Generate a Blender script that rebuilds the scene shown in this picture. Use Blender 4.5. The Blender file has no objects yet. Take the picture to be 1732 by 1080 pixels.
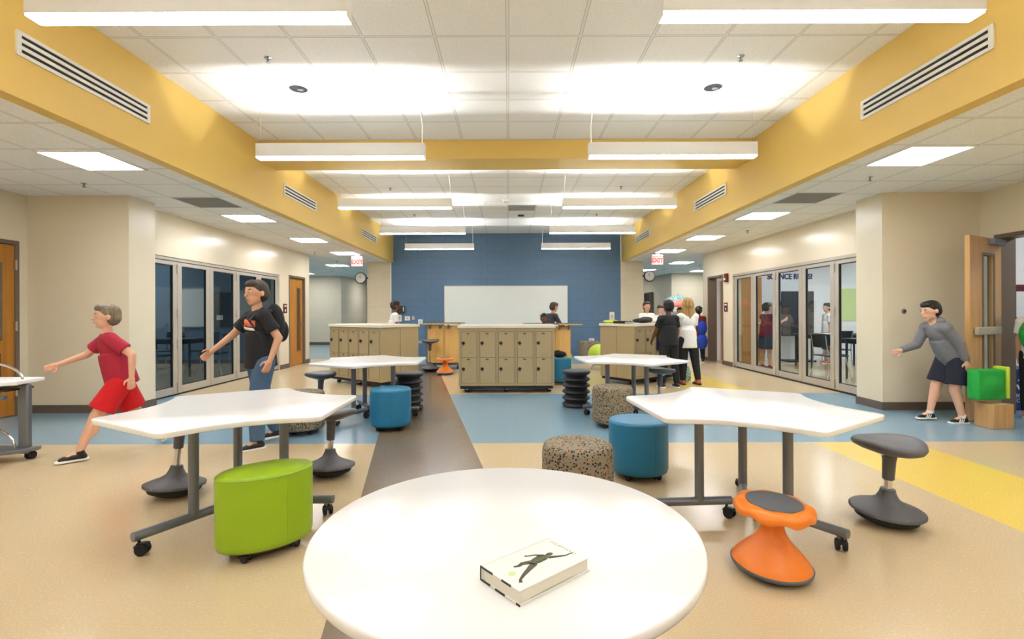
import bpy, bmesh, math, random
from math import sin, cos, pi, radians, sqrt, atan2
from mathutils import Vector, Matrix, Euler
S = bpy.context.scene
C = S.collection

# ------------------------------------------------------------------ camera, world, exposure
cd = bpy.data.cameras.new('camera')
cam = bpy.data.objects.new('camera', cd); C.objects.link(cam)
cam.location = (0, 0, 1.24)
cam.rotation_euler = (pi/2, 0.0035, 0)
cd.sensor_width = 36; cd.lens = 828/1732*36
cd.shift_x = 6/1732; cd.shift_y = -11/1732
cd.clip_start = 0.05; cd.clip_end = 100
S.camera = cam
w = bpy.data.worlds.new('World'); S.world = w; w.use_nodes = True
w.node_tree.nodes['Background'].inputs[0].default_value = (0.8, 0.88, 1, 1)
w.node_tree.nodes['Background'].inputs[1].default_value = 0.3
S.view_settings.view_transform = 'Standard'
S.view_settings.look = 'None'
S.view_settings.gamma = 1
S.view_settings.use_curve_mapping = False
S.view_settings.exposure = 1.27
E_DOWN, E_UP, E_TROF, E_CORR = 9.0, 160.0, 12.0, 15.0

# ------------------------------------------------------------------ materials
def lin(c):
    return tuple(((x/255)/12.92 if x/255 <= .04045 else ((x/255+.055)/1.055)**2.4) for x in c)
MATS = {}
class N:
    """tiny node helper"""
    def __init__(s, name):
        s.m = bpy.data.materials.new(name); s.m.use_nodes = True
        s.t = s.m.node_tree; s.b = s.t.nodes['Principled BSDF']
        MATS[name] = s.m
    def new(s, t, **k):
        n = s.t.nodes.new(t)
        for a, v in k.items(): setattr(n, a, v)
        return n
    def link(s, a, b): s.t.links.new(a, b)
    def val(s, sock, v):
        if hasattr(v, 'is_linked') or isinstance(v, bpy.types.NodeSocket): s.link(v, sock)
        else: sock.default_value = v
    def math(s, op, a, b=0.0, c=0.0):
        n = s.new('ShaderNodeMath', operation=op)
        s.val(n.inputs[0], a); s.val(n.inputs[1], b); s.val(n.inputs[2], c)
        return n.outputs[0]
    def mix(s, f, a, b, blend='MIX'):
        n = s.new('ShaderNodeMix', data_type='RGBA', blend_type=blend)
        s.val(n.inputs[0], f); s.val(n.inputs[6], a if not isinstance(a, tuple) else (*a[:3], 1)); s.val(n.inputs[7], b if not isinstance(b, tuple) else (*b[:3], 1))
        return n.outputs[2]
    def ramp(s, f, p0, p1):
        n = s.new('ShaderNodeMapRange'); s.val(n.inputs[0], f)
        n.inputs[1].default_value = p0; n.inputs[2].default_value = p1
        return n.outputs[0]
    def noise(s, scale, detail=3, vec=None):
        n = s.new('ShaderNodeTexNoise'); n.inputs['Scale'].default_value = scale; n.inputs['Detail'].default_value = detail
        if vec is None: vec = s.new('ShaderNodeTexCoord').outputs['Object']
        s.link(vec, n.inputs['Vector']); return n.outputs[0]
    def pos(s):
        g = s.new('ShaderNodeNewGeometry'); x = s.new('ShaderNodeSeparateXYZ'); s.link(g.outputs['Position'], x.inputs[0])
        return g.outputs['Position'], x.outputs
    def bump(s, h, strength, dist=.002):
        n = s.new('ShaderNodeBump'); n.inputs['Strength'].default_value = strength; n.inputs['Distance'].default_value = dist
        s.link(h, n.inputs['Height']); s.link(n.outputs[0], s.b.inputs['Normal'])
def mat(name, rgb, rough=.5, metal=0., var=.06, scale=30, bump=0., coat=0.):
    n = N(name); c = lin(rgb)
    f = n.noise(scale)
    n.link(n.mix(f, tuple(x*(1-var) for x in c), tuple(min(1, x*(1+var)) for x in c)), n.b.inputs['Base Color'])
    n.b.inputs['Roughness'].default_value = rough; n.b.inputs['Metallic'].default_value = metal
    if coat: n.b.inputs['Coat Weight'].default_value = coat
    if bump: n.bump(n.noise(scale*8), bump)
    return n.m
def emit(name, rgb, strength):
    n = N(name); c = lin(rgb)
    n.b.inputs['Base Color'].default_value = (*c, 1)
    n.b.inputs['Emission Color'].default_value = (*c, 1); n.b.inputs['Emission Strength'].default_value = strength
    n.m.cycles.emission_sampling = 'FRONT'
    return n.m

mat('wall_cream', (229, 217, 190), .38, var=.015, scale=3, bump=.08)
mat('wall_cream_gloss', (231, 219, 192), .22, var=.015, scale=3, bump=.05)
mat('wall_grey', (205, 203, 192), .45, var=.015, scale=3)
mat('wall_white', (238, 238, 238), .5, var=.01, scale=3)
mat('wall_slate', (104, 128, 146), .45, var=.03, scale=3)
mat('base_brown', (100, 86, 74), .5)
mat('frame_taupe', (112, 98, 84), .45, var=.03)
mat('frame_alu', (188, 180, 166), .35, .25, var=.02)
mat('gasket', (30, 34, 38), .4)
mat('yellow_paint', (224, 188, 98), .5, var=.02, scale=2, bump=.05)
mat('white_trim', (240, 238, 230), .4, var=.01)
mat('black_slot', (14, 14, 14), .6)
mat('white_laminate', (246, 246, 245), .22, var=.005, scale=3)
mat('steel_grey', (120, 124, 132), .36, .55, var=.03)
mat('chrome', (215, 215, 218), .15, 1., var=.02)
mat('black_plastic', (24, 24, 26), .42, var=.1)
mat('black_rubber', (20, 20, 20), .7, var=.1)
mat('accordion_black', (34, 34, 37), .5, var=.1, bump=.1)
mat('stool_grey', (88, 87, 90), .5, var=.06, scale=60, bump=.08)
mat('pad_grey', (92, 96, 104), .55, var=.08, scale=80, bump=.1)
mat('green_vinyl', (148, 182, 26), .4, var=.03, scale=12, bump=.12)
mat('blue_vinyl', (26, 112, 152), .42, var=.03, scale=12, bump=.12)
mat('orange_plastic', (236, 128, 30), .38, var=.02)
mat('lime_plastic', (190, 215, 60), .4, var=.02)
mat('locker_tan', (178, 160, 122), .42, .1, var=.02, scale=8)
mat('locker_dark', (44, 37, 29), .6)
mat('counter_cream', (236, 228, 206), .3, var=.01)
mat('whiteboard', (236, 240, 236), .12, var=.01, scale=4)
mat('book_white', (244, 242, 236), .35, var=.01)
mat('book_ink', (72, 68, 56), .5)
mat('book_green', (110, 140, 60), .5)
mat('page_edge', (232, 226, 208), .7, var=.05, scale=300)
mat('red_sign', (214, 40, 34), .4)
mat('dark_red', (110, 24, 24), .5)
mat('maroon', (92, 24, 34), .5)
mat('bin_navy', (20, 58, 112), .4)
mat('table_black', (38, 38, 42), .35)
mat('letter_indigo', (40, 30, 90), .5)
mat('poster_lime', (205, 222, 150), .6)
mat('poster_white', (225, 228, 225), .6)
mat('ceiling_vent_grey', (168, 168, 164), .6)
for nm, c in dict(skin_fair=(226, 176, 148), skin_dark=(104, 68, 50), skin_tan=(206, 156, 126)).items():
    n = N(nm); n.b.inputs['Base Color'].default_value = (*lin(c), 1); n.b.inputs['Roughness'].default_value = .5
    n.b.inputs['Subsurface Weight'].default_value = .08; n.b.inputs['Subsurface Scale'].default_value = .01
    n.bump(n.noise(120), .1)
for nm, c in dict(cloth_black=(26, 26, 30), cloth_red=(204, 16, 28), cloth_crimson=(168, 34, 58), cloth_white=(236, 234, 230), cloth_denim=(70, 98, 130),
                  cloth_grey=(118, 118, 122), cloth_navy=(24, 26, 44), cloth_maroon=(112, 20, 34), cloth_green=(30, 160, 60),
                  cloth_blue=(24, 56, 160), cloth_charcoal=(54, 54, 60), cloth_pink=(222, 130, 120), cloth_coral=(226, 112, 84)).items():
    mat(nm, c, .85, var=.12, scale=25, bump=.3)
for nm, c in dict(hair_black=(26, 20, 18), hair_brown=(62, 46, 34), hair_blonde=(172, 134, 80), hair_sandy=(120, 104, 82)).items():
    n = N(nm); c = lin(c); tc = n.new('ShaderNodeTexCoord'); mp = n.new('ShaderNodeMapping'); mp.inputs['Scale'].default_value = (90, 90, 6)
    n.link(tc.outputs['Object'], mp.inputs[0]); f = n.noise(1, 4, mp.outputs[0])
    n.link(n.mix(n.ramp(f, .35, .65), tuple(x*.6 for x in c), tuple(x*1.35 for x in c)), n.b.inputs['Base Color']); n.b.inputs['Roughness'].default_value = .55
    n.bump(f, .5, .004)
mat('eye_white', (235, 232, 228), .2); mat('eye_dark', (30, 22, 18), .2); mat('lip', (170, 90, 80), .5)

def glass(name, tint, refl=.5):
    n = N(name); n.t.nodes.remove(n.b)
    out = n.t.nodes['Material Output']
    tr = n.new('ShaderNodeBsdfTransparent'); tr.inputs[0].default_value = (*tint, 1)
    gl = n.new('ShaderNodeBsdfGlossy'); gl.inputs['Roughness'].default_value = .02
    lw = n.new('ShaderNodeLayerWeight'); lw.inputs[0].default_value = .5
    no = n.noise(2.0)
    fr = n.math('ADD', .035, n.math('MULTIPLY', n.math('POWER', lw.outputs['Facing'], 4.0), .6))
    f = n.math('MULTIPLY', fr, n.math('ADD', refl, n.math('MULTIPLY', no, .02)))
    mx = n.new('ShaderNodeMixShader'); n.link(f, mx.inputs[0]); n.link(tr.outputs[0], mx.inputs[1]); n.link(gl.outputs[0], mx.inputs[2])
    n.link(mx.outputs[0], out.inputs[0]); return n.m
glass('glass', (.90, .95, .96), .9)
glass('glass_tinted', (.72, .80, .84), .9)

# wood
def wood(name, c1, c2, sx=18, sz=1.2):
    n = N(name); tc = n.new('ShaderNodeTexCoord'); mp = n.new('ShaderNodeMapping'); mp.inputs['Scale'].default_value = (sx, sx, sz)
    n.link(tc.outputs['Object'], mp.inputs[0]); f = n.noise(1, 5, mp.outputs[0])
    n.link(n.mix(n.ramp(f, .3, .7), lin(c1), lin(c2)), n.b.inputs['Base Color']); n.b.inputs['Roughness'].default_value = .35
wood('wood_honey', (188, 128, 48), (168, 108, 34))
wood('wood_birch', (226, 188, 118), (206, 164, 94), 9, .9)
wood('wood_door_light', (206, 164, 108), (186, 142, 88))

# floor: resilient sheet in tan with blue, brown and yellow inlays
n = N('floor_sheet'); P, xyz = n.pos(); X, Y = xyz[0], xyz[1]
def band(v, a, b): return n.math('MULTIPLY', n.math('GREATER_THAN', v, a), n.math('LESS_THAN', v, b))
tan_, blue_, brown_, yel_ = lin((212, 190, 152)), lin((132, 166, 186)), lin((122, 106, 86)), lin((238, 206, 100))
yellow = band(X, 2.89, 3.82)
col = n.mix(yellow, tan_, yel_)
ax = n.math('ABSOLUTE', X)
blue = n.math('MAXIMUM', n.math('MAXIMUM', band(Y, 4.67, 7.5), n.math('MULTIPLY', n.math('GREATER_THAN', Y, 11.9), n.math('LESS_THAN', ax, 3.4))), n.math('GREATER_THAN', Y, 13.4))
col = n.mix(blue, col, blue_)
s_ = n.math('ADD', X, n.math('MULTIPLY', Y, .1955))
col = n.mix(n.math('MULTIPLY', band(s_, -.355, .56), n.math('LESS_THAN', Y, 11.9)), col, brown_)
sp = n.noise(110, 3, P); big = n.noise(1.3, 4, P)
col = n.mix(n.ramp(sp, .3, .7), n.mix(.12, col, (0, 0, 0)), col)
col = n.mix(n.math('MULTIPLY', n.ramp(big, .4, .75), .08), col, lin((150, 130, 105)))
n.link(col, n.b.inputs['Base Color'])
n.link(n.math('ADD', .16, n.math('MULTIPLY', n.ramp(sp, .3, .7), .12)), n.b.inputs['Roughness'])
n.b.inputs['Specular IOR Level'].default_value = .6
n.bump(n.noise(160, 2, P), .10, .0006)

# lay-in ceiling tiles, 61 cm grid
def tiles(name, ox, oy, rgb=(243, 241, 235)):
    n = N(name); P, xyz = n.pos()
    def near(v, o):
        f = n.math('FRACT', n.math('DIVIDE', n.math('SUBTRACT', v, o-61.0), .61))
        d = n.math('MINIMUM', f, n.math('SUBTRACT', 1.0, f))
        return n.math('MULTIPLY', d, .61)
    d = n.math('MINIMUM', near(xyz[0], ox), near(xyz[1], oy))
    bar = n.math('LESS_THAN', d, .010); groove = n.math('MULTIPLY', n.math('LESS_THAN', d, .0145), n.math('GREATER_THAN', d, .010))
    sp = n.noise(90, 4, P); c = lin(rgb)
    face = n.mix(n.ramp(sp, .36, .5), tuple(x*.88 for x in c), c)
    col = n.mix(bar, face, lin((232, 230, 222)))
    col = n.mix(n.math('MULTIPLY', groove, .75), col, lin((150, 146, 136)))
    n.link(col, n.b.inputs['Base Color']); n.b.inputs['Roughness'].default_value = .85
    n.bump(n.math('ADD', n.math('MULTIPLY', bar, 1.0), n.math('MULTIPLY', sp, .3)), .3, .004)
tiles('tile_upper', 0.0, 4.10); tiles('tile_left', -4.345, 4.44); tiles('tile_right', 3.635, 4.405)

# painted concrete block
def block(name, rgb, axis=0, rough=.5, k=.80):
    n = N(name); P, xyz = n.pos(); cb = n.new('ShaderNodeCombineXYZ')
    n.link(xyz[axis], cb.inputs[0]); n.link(xyz[2], cb.inputs[1])
    b = n.new('ShaderNodeTexBrick'); n.link(cb.outputs[0], b.inputs['Vector']); c = lin(rgb)
    b.inputs['Color1'].default_value = (*c, 1); b.inputs['Color2'].default_value = (*[x*.96 for x in c], 1); b.inputs['Mortar'].default_value = (*[x*k for x in c], 1)
    b.inputs['Scale'].default_value = 1; b.inputs['Mortar Size'].default_value = .006; b.inputs['Brick Width'].default_value = .406; b.inputs['Row Height'].default_value = .203
    n.link(b.outputs[0], n.b.inputs['Base Color']); n.b.inputs['Roughness'].default_value = rough
    n.bump(n.math('SUBTRACT', 1.0, b.outputs['Fac']), .3, .003)
block('block_blue', (86, 116, 146)); block('block_cream', (226, 212, 184), k=.9); block('block_grey', (216, 208, 190), k=.93)
block('block_side', (218, 208, 188), 1, k=.93); block('block_taupe', (150, 142, 120), k=.95)

# dotted upholstery
n = N('dot_fabric'); tc = n.new('ShaderNodeTexCoord').outputs['Object']
v = n.new('ShaderNodeTexVoronoi'); v.inputs['Scale'].default_value = 60; n.link(tc, v.inputs['Vector'])
dot = n.math('LESS_THAN', v.outputs['Distance'], .42)
v2 = n.new('ShaderNodeTexVoronoi'); v2.inputs['Scale'].default_value = 44; n.link(tc, v2.inputs['Vector'])
dot2 = n.math('LESS_THAN', v2.outputs['Distance'], .2)
wv = n.ramp(n.noise(14, 2, tc), .42, .5)
sep = n.new('ShaderNodeSeparateColor'); n.link(v.outputs['Color'], sep.inputs[0])
dc = n.mix(n.math('GREATER_THAN', sep.outputs[0], .35), lin((120, 98, 62)), lin((32, 26, 24)))
dc = n.mix(n.math('GREATER_THAN', sep.outputs[1], .92), dc, lin((96, 128, 132)))
dc = n.mix(n.math('GREATER_THAN', sep.outputs[2], .94), dc, lin((150, 60, 40)))
col = n.mix(n.math('MULTIPLY', dot, n.math('GREATER_THAN', sep.outputs[0], .12)), lin((142, 129, 106)), dc)
col = n.mix(dot2, col, lin((36, 28, 26)))
n.link(col, n.b.inputs['Base Color']); n.b.inputs['Roughness'].default_value = .85; n.bump(n.noise(400, 2, tc), .3, .001)
# botanical print bag
n = N('print_teal'); tc = n.new('ShaderNodeTexCoord').outputs['Object']
v = n.new('ShaderNodeTexVoronoi'); v.inputs['Scale'].default_value = 22; v.feature = 'DISTANCE_TO_EDGE'; n.link(tc, v.inputs['Vector'])
f = n.math('LESS_THAN', n.math('ABSOLUTE', n.math('SUBTRACT', n.noise(26, 2, tc), .5)), .05)
n.link(n.mix(f, lin((176, 208, 204)), lin((34, 76, 84))), n.b.inputs['Base Color']); n.b.inputs['Roughness'].default_value = .8
# striped / printed things
n = N('stripe_umbrella'); tc = n.new('ShaderNodeTexCoord').outputs['Object']
sx = n.new('ShaderNodeSeparateXYZ'); n.link(tc, sx.inputs[0])
ang = n.math('ARCTAN2', sx.outputs[1], sx.outputs[0])
f = n.math('GREATER_THAN', n.math('FRACT', n.math('MULTIPLY', ang, .955)), .5)
n.link(n.mix(f, lin((236, 130, 110)), lin((232, 148, 150))), n.b.inputs['Base Color']); n.b.inputs['Roughness'].default_value = .6

emit('lamp_down', (247, 250, 255), E_DOWN); emit('lamp_up', (249, 250, 255), E_UP)
emit('lamp_troffer', (248, 250, 255), E_TROF); emit('lamp_corridor', (255, 252, 244), E_CORR); emit('lamp_room', (244, 248, 255), 17)
emit('exit_face', (226, 120, 108), .05); emit('exit_letters', (200, 16, 12), .08)
mat('lamp_side', (238, 240, 240), .5, var=.01)

# ------------------------------------------------------------------ mesh helpers
class MB:
    def __init__(s): s.v = []; s.f = []
    def add(s, vs, fs, mtx=None):
        o = len(s.v)
        s.v += [tuple(mtx @ Vector(p)) if mtx else tuple(p) for p in vs]
        s.f += [tuple(i+o for i in f) for f in fs]; return s
    def box(s, c, d, rot=None):
        x, y, z = d[0]/2, d[1]/2, d[2]/2
        vs = [(-x,-y,-z),(x,-y,-z),(x,y,-z),(-x,y,-z),(-x,-y,z),(x,-y,z),(x,y,z),(-x,y,z)]
        m = Matrix.Translation(c)
        if rot is not None: m = m @ Euler(rot).to_matrix().to_4x4()
        return s.add(vs, [(0,3,2,1),(4,5,6,7),(0,1,5,4),(1,2,6,5),(2,3,7,6),(3,0,4,7)], m)
    def bb(s, x0, x1, y0, y1, z0, z1): return s.box(((x0+x1)/2, (y0+y1)/2, (z0+z1)/2), (abs(x1-x0), abs(y1-y0), abs(z1-z0)))
    def lathe(s, prof, n=32, c=(0,0,0), mtx=None, sx=1, sy=1):
        vs = []; fs = []
        for r, z in prof:
            for k in range(n):
                a = 2*pi*k/n; vs.append((c[0]+r*cos(a)*sx, c[1]+r*sin(a)*sy, c[2]+z))
        m = len(prof)
        for i in range(m-1):
            for k in range(n):
                k2 = (k+1) % n; fs.append((i*n+k, i*n+k2, (i+1)*n+k2, (i+1)*n+k))
        fs.append(tuple(reversed(range(n)))); fs.append(tuple((m-1)*n+k for k in range(n)))
        return s.add(vs, fs, mtx)
    def frustum(s, p0, p1, r0, r1, n=16, round_=False):
        p0, p1 = Vector(p0), Vector(p1); d = p1-p0; L = d.length
        if L < 1e-6: L = 1e-6; d = Vector((0,0,1))
        q = d.to_track_quat('Z', 'Y').to_matrix().to_4x4(); m = Matrix.Translation(p0) @ q
        if round_:
            prof = [(max(r0*cos(a), 1e-4), r0*sin(a)) for a in [-pi/2+.15, -1.1, -.75, -.4, 0]] + [(max(r1*cos(a), 1e-4), L+r1*sin(a)) for a in [0, .4, .75, 1.1, pi/2-.15]]
        else: prof = [(r0, 0), (r1, L)]
        return s.lathe(prof, n, mtx=m)
    def tube(s, pts, r, n=10):
        pts = [Vector(p) for p in pts]; vs = []; fs = []
        up = Vector((0, 0, 1))
        for i, p in enumerate(pts):
            d = (pts[min(i+1, len(pts)-1)]-pts[max(i-1, 0)]).normalized()
            a = d.cross(up)
            if a.length < .05: a = d.cross(Vector((0, 1, 0)))
            a.normalize(); b = d.cross(a)
            for k in range(n): vs.append(p + a*r*cos(2*pi*k/n) + b*r*sin(2*pi*k/n))
        for i in range(len(pts)-1):
            for k in range(n):
                k2 = (k+1) % n; fs.append((i*n+k, i*n+k2, (i+1)*n+k2, (i+1)*n+k))
        fs.append(tuple(reversed(range(n)))); fs.append(tuple((len(pts)-1)*n+k for k in range(n)))
        return s.add(vs, fs)
    def prism(s, out, z0, z1, bev=0.):
        n = len(out); rings = []
        if bev:
            c = (sum(p[0] for p in out)/n, sum(p[1] for p in out)/n)
            def ins(b): return [((p[0]-c[0])*(1-b/max(.01, sqrt((p[0]-c[0])**2+(p[1]-c[1])**2)))+c[0], (p[1]-c[1])*(1-b/max(.01, sqrt((p[0]-c[0])**2+(p[1]-c[1])**2)))+c[1]) for p in out]
            rings = [(ins(bev), z0), (out, z0+bev), (out, z1-bev), (ins(bev*.3), z1-bev*.3), (ins(bev), z1)]
        else: rings = [(out, z0), (out, z1)]
        vs = [(p[0], p[1], z) for r, z in rings for p in r]; m = len(rings)
        fs = [(i*n+k, i*n+(k+1) % n, (i+1)*n+(k+1) % n, (i+1)*n+k) for i in range(m-1) for k in range(n)]
        fs += [tuple(reversed(range(n))), tuple((m-1)*n+k for k in range(n))]
        return s.add(vs, fs)
    def ball(s, c, r, n=20, m=12, mtx=None):
        if not isinstance(r, (tuple, list)): r = (r, r, r)
        pr = [(max(cos(-pi/2+pi*i/m), 1e-3), sin(-pi/2+pi*i/m)) for i in range(m+1)]
        M = Matrix.Translation(c) @ (mtx or Matrix()) @ Matrix.Diagonal((*r, 1))
        return s.lathe(pr, n, mtx=M)
    def build(s, name, m, parent=None, loc=None, rot=None, bevel=0., smooth=35, seg=2):
        me = bpy.data.meshes.new(name); me.from_pydata(s.v, [], s.f); me.validate(); me.update()
        bm = bmesh.new(); bm.from_mesh(me); bmesh.ops.recalc_face_normals(bm, faces=bm.faces); bm.to_mesh(me); bm.free()
        if smooth:
            me.polygons.foreach_set('use_smooth', [True]*len(me.polygons)); me.set_sharp_from_angle(angle=radians(smooth))
        me.materials.append(MATS[m])
        o = bpy.data.objects.new(name, me); C.objects.link(o)
        if parent: o.parent = parent
        if loc: o.location = loc
        if rot: o.rotation_euler = rot
        if bevel:
            b = o.modifiers.new('bevel', 'BEVEL'); b.width = bevel; b.segments = seg; b.limit_method = 'ANGLE'; b.harden_normals = False
        return o
def tag(o, label=None, cat=None, group=None, kind=None):
    if label: o['label'] = label
    if cat: o['category'] = cat
    if group: o['group'] = group
    if kind: o['kind'] = kind
    return o
def thing(name, label, cat, loc=(0,0,0), rz=0, group=None):
    o = bpy.data.objects.new(name, None); C.objects.link(o); o.location = loc; o.rotation_euler = (0, 0, rz); o.empty_display_size = .1
    return tag(o, label, cat, group)
KIDS = {}
def copy_tree(o, parent=None):
    c = o.copy(); C.objects.link(c)
    if parent: c.parent = parent
    for ch in [x for x in bpy.data.objects if x.parent == o and x != c]: copy_tree(ch, c)
    return c
def dup(o, loc, rz, label, group=None):
    c = copy_tree(o); c.location = loc; c.rotation_euler = (0, 0, rz); c['label'] = label
    if group: c['group'] = group
    return c
def struct(name, mb, m, parent=None, bevel=0.):
    o = mb.build(name, m, parent, bevel=bevel)
    if not parent: o['kind'] = 'structure'
    return o
def text(s, size, ext, name, m, parent, loc, rot, label=None, align='CENTER', spacing=1., bold=0.):
    cu = bpy.data.curves.new(name, 'FONT'); cu.body = s; cu.size = size; cu.extrude = ext; cu.align_x = align; cu.align_y = 'CENTER'; cu.space_character = spacing; cu.offset = bold
    t = bpy.data.objects.new(name, cu); C.objects.link(t)
    bpy.context.view_layer.update()
    me = bpy.data.meshes.new_from_object(t.evaluated_get(bpy.context.evaluated_depsgraph_get()))
    bpy.data.objects.remove(t); bpy.data.curves.remove(cu)
    me.materials.clear(); me.materials.append(MATS[m])
    o = bpy.data.objects.new(name, me); C.objects.link(o); o.parent = parent; o.location = loc; o.rotation_euler = rot
    return o

# ------------------------------------------------------------------ the room
ZC, ZL = 3.557, 2.74
XL, XR = -3.34, 3.28
WL, WR = -5.07, 5.10
struct('floor', MB().bb(-12.5, 12.5, -4.2, 23.4, -.1, 0), 'floor_sheet')
struct('ceiling', MB().bb(XL, XR, -4, 14.26, ZC, ZC+.05), 'tile_upper')
struct('ceiling', MB().bb(-12.5, XL-.06, -4.2, 14.3, ZL, ZL+.05).bb(-12.5, 0, 14.3, 23.4, ZL, ZL+.05), 'tile_left')
struct('ceiling', MB().bb(XR+.06, 12.5, -4.2, 14.3, ZL, ZL+.05).bb(0, 12.5, 14.3, 23.4, ZL, ZL+.05), 'tile_right')
struct('trim_1', MB().bb(XL-.12, XL, -4, 14.24, 2.72, ZC+.02), 'yellow_paint')
struct('trim_2', MB().bb(XR, XR+.12, -4, 14.24, 2.72, ZC+.02), 'yellow_paint')
struct('trim_3', MB().bb(XL+.001, XR-.001, 6.55, 7.06, 3.305, ZC-.001), 'yellow_paint')
struct('trim_4', MB().bb(XL+.001, XR-.001, -1.2, -.7, 3.305, ZC-.001), 'yellow_paint')
# rear (behind the camera)
struct('wall_rear', MB().bb(-6.3, 6.3, -4.2, -4, 0, ZC), 'wall_cream')
# blue wall with the cream piers beside it
struct('wall_back', MB().bb(-3.42, 3.27, 14.25, 14.5, 0, ZC), 'block_blue')
struct('wall_pier', MB().bb(-4.11, -3.42, 14.25, 14.5, 0, ZL), 'block_cream')
struct('wall_pier', MB().bb(3.27, 3.93, 14.25, 14.5, 0, ZL), 'block_cream')
struct('baseboard_pier', MB().bb(-4.12, -3.42, 14.235, 14.25, 0, .1).bb(3.27, 3.94, 14.235, 14.25, 0, .1), 'base_brown')
struct('trim_5', MB().bb(-3.435, -3.405, 14.235, 14.25, 0, 2.72), 'white_trim')
# left side
struct('wall_left_near', MB().bb(-6.27, -6.07, -4, 5.13, 0, ZL).bb(-6.27, -6.07, 5.13, 6.07, 2.15, ZL).bb(-6.27, -6.07, 6.07, 6.18, 0, ZL), 'wall_cream')
struct('wall_left_column', MB().bb(-6.27, -4.79, 6.18, 6.64, 0, ZL), 'wall_cream')
struct('baseboard_left', MB().bb(-6.06, -4.775, 6.165, 6.18, 0, .10).bb(-4.79, -4.775, 6.18, 6.64, 0, .10).bb(-6.07, -6.055, 6.07, 6.165, 0, .10), 'base_brown')
LY = [6.73+.82*k for k in range(6)]      # folding partition joints
struct('wall_left', MB().bb(WL-.2, WL, 6.64, LY[-1]+.03, 2.10, ZL).bb(WL-.2, WL, LY[-1]+.03, 11.30, 0, ZL).bb(WL-.2, WL, 11.30, 12.20, 2.14, ZL)
       .bb(WL-.2, WL, 12.20, 12.46, 0, ZL).bb(-12.5, WL-.2, 12.30, 12.46, 0, ZL), 'wall_cream_gloss')
struct('baseboard_left', MB().bb(WL, WL+.015, 10.86, 11.28, 0, .10).bb(WL, WL+.015, 12.22, 12.47, 0, .10).bb(-12, WL, 12.46, 12.475, 0, .1), 'base_brown')
struct('wall_left_room', MB().bb(-12.5, -6.27, 6.3, 6.5, 0, ZL).bb(-12.5, -12.3, 6.5, 12.3, 0, ZL).bb(-12.3, WL-.2, 12.28, 12.30, 0, ZL), 'wall_slate')
struct('baseboard_left_room', MB().bb(-12.3, WL-.2, 12.265, 12.28, 0, .1), 'base_brown')
# right side
struct('wall_right_near', MB().bb(5.95, 6.13, -4, 5.03, 0, ZL).bb(5.95, 6.13, 5.03, 5.98, 2.17, ZL).bb(5.95, 6.13, 5.98, 6.18, 0, ZL), 'wall_cream')
struct('wall_right_column', MB().bb(4.72, 6.13, 6.18, 6.64, 0, ZL), 'wall_cream')
struct('baseboard_right', MB().bb(4.705, 5.95, 6.165, 6.18, 0, .10).bb(4.705, 4.72, 6.18, 6.64, 0, .10), 'base_brown')
RY = [6.86+.85*k for k in range(6)]
struct('wall_right', MB().bb(WR, WR+.2, 6.64, RY[-1]+.03, 2.10, ZL).bb(WR, WR+.2, RY[-1]+.03, 11.62, 0, ZL).bb(WR, WR+.2, 11.62, 12.52, 2.14, ZL)
       .bb(WR, WR+.2, 12.52, 12.83, 0, ZL).bb(WR, WR+.2, 6.64, 6.84, 0, 2.1).bb(WR+.2, 12.5, 12.75, 12.83, 0, ZL), 'wall_cream_gloss')
struct('baseboard_right', MB().bb(WR-.015, WR, 11.14, 11.60, 0, .10).bb(WR-.015, WR, 12.54, 12.84, 0, .10).bb(WR, 12, 12.83, 12.845, 0, .1), 'base_brown')
struct('wall_right_room', MB().bb(6.13, 12.5, 6.5, 6.7, 0, ZL).bb(12.3, 12.5, 6.7, 12.7, 0, ZL).bb(WR+.2, 12.3, 12.72, 12.75, 0, ZL), 'wall_white')
struct('wall_side_room', MB().bb(6.13, 9.6, 6.47, 6.5, 0, ZL).bb(9.5, 9.6, 2.0, 6.47, 0, ZL).bb(6.13, 9.5, 2.0, 2.1, 0, ZL), 'wall_white')
struct('baseboard_side_room', MB().bb(6.13, 9.5, 6.455, 6.47, 0, .1), 'base_brown')
# corridor behind
struct('wall_corridor_left', MB().bb(-12.5, -6.66, 19.5, 23.0, 0, ZL), 'block_grey')
struct('wall_corridor_right', MB().add([(6.23,18.7,0),(12.5,18.7,0),(12.5,23,0),(5.95,23,0),(6.23,18.7,ZL),(12.5,18.7,ZL),(12.5,23,ZL),(5.95,23,ZL)],
       [(0,3,2,1),(4,5,6,7),(0,1,5,4),(1,2,6,5),(2,3,7,6),(3,0,4,7)]), 'block_side')
struct('wall_corridor_end', MB().bb(-12.5, 12.5, 23, 23.2, 0, ZL), 'block_taupe')
struct('wall_corridor_side', MB().bb(-12.6, -12.4, 12.4, 19.6, 0, ZL).bb(12.4, 12.6, 12.8, 18.8, 0, ZL), 'block_side')
struct('baseboard_corridor', MB().bb(-12.4, -6.65, 19.485, 19.5, 0, .11).bb(-6.66, -6.645, 19.485, 23, 0, .11).bb(6.2, 12.4, 18.685, 18.7, 0, .11).bb(-12, 12, 22.985, 23, 0, .11), 'base_brown')

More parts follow.
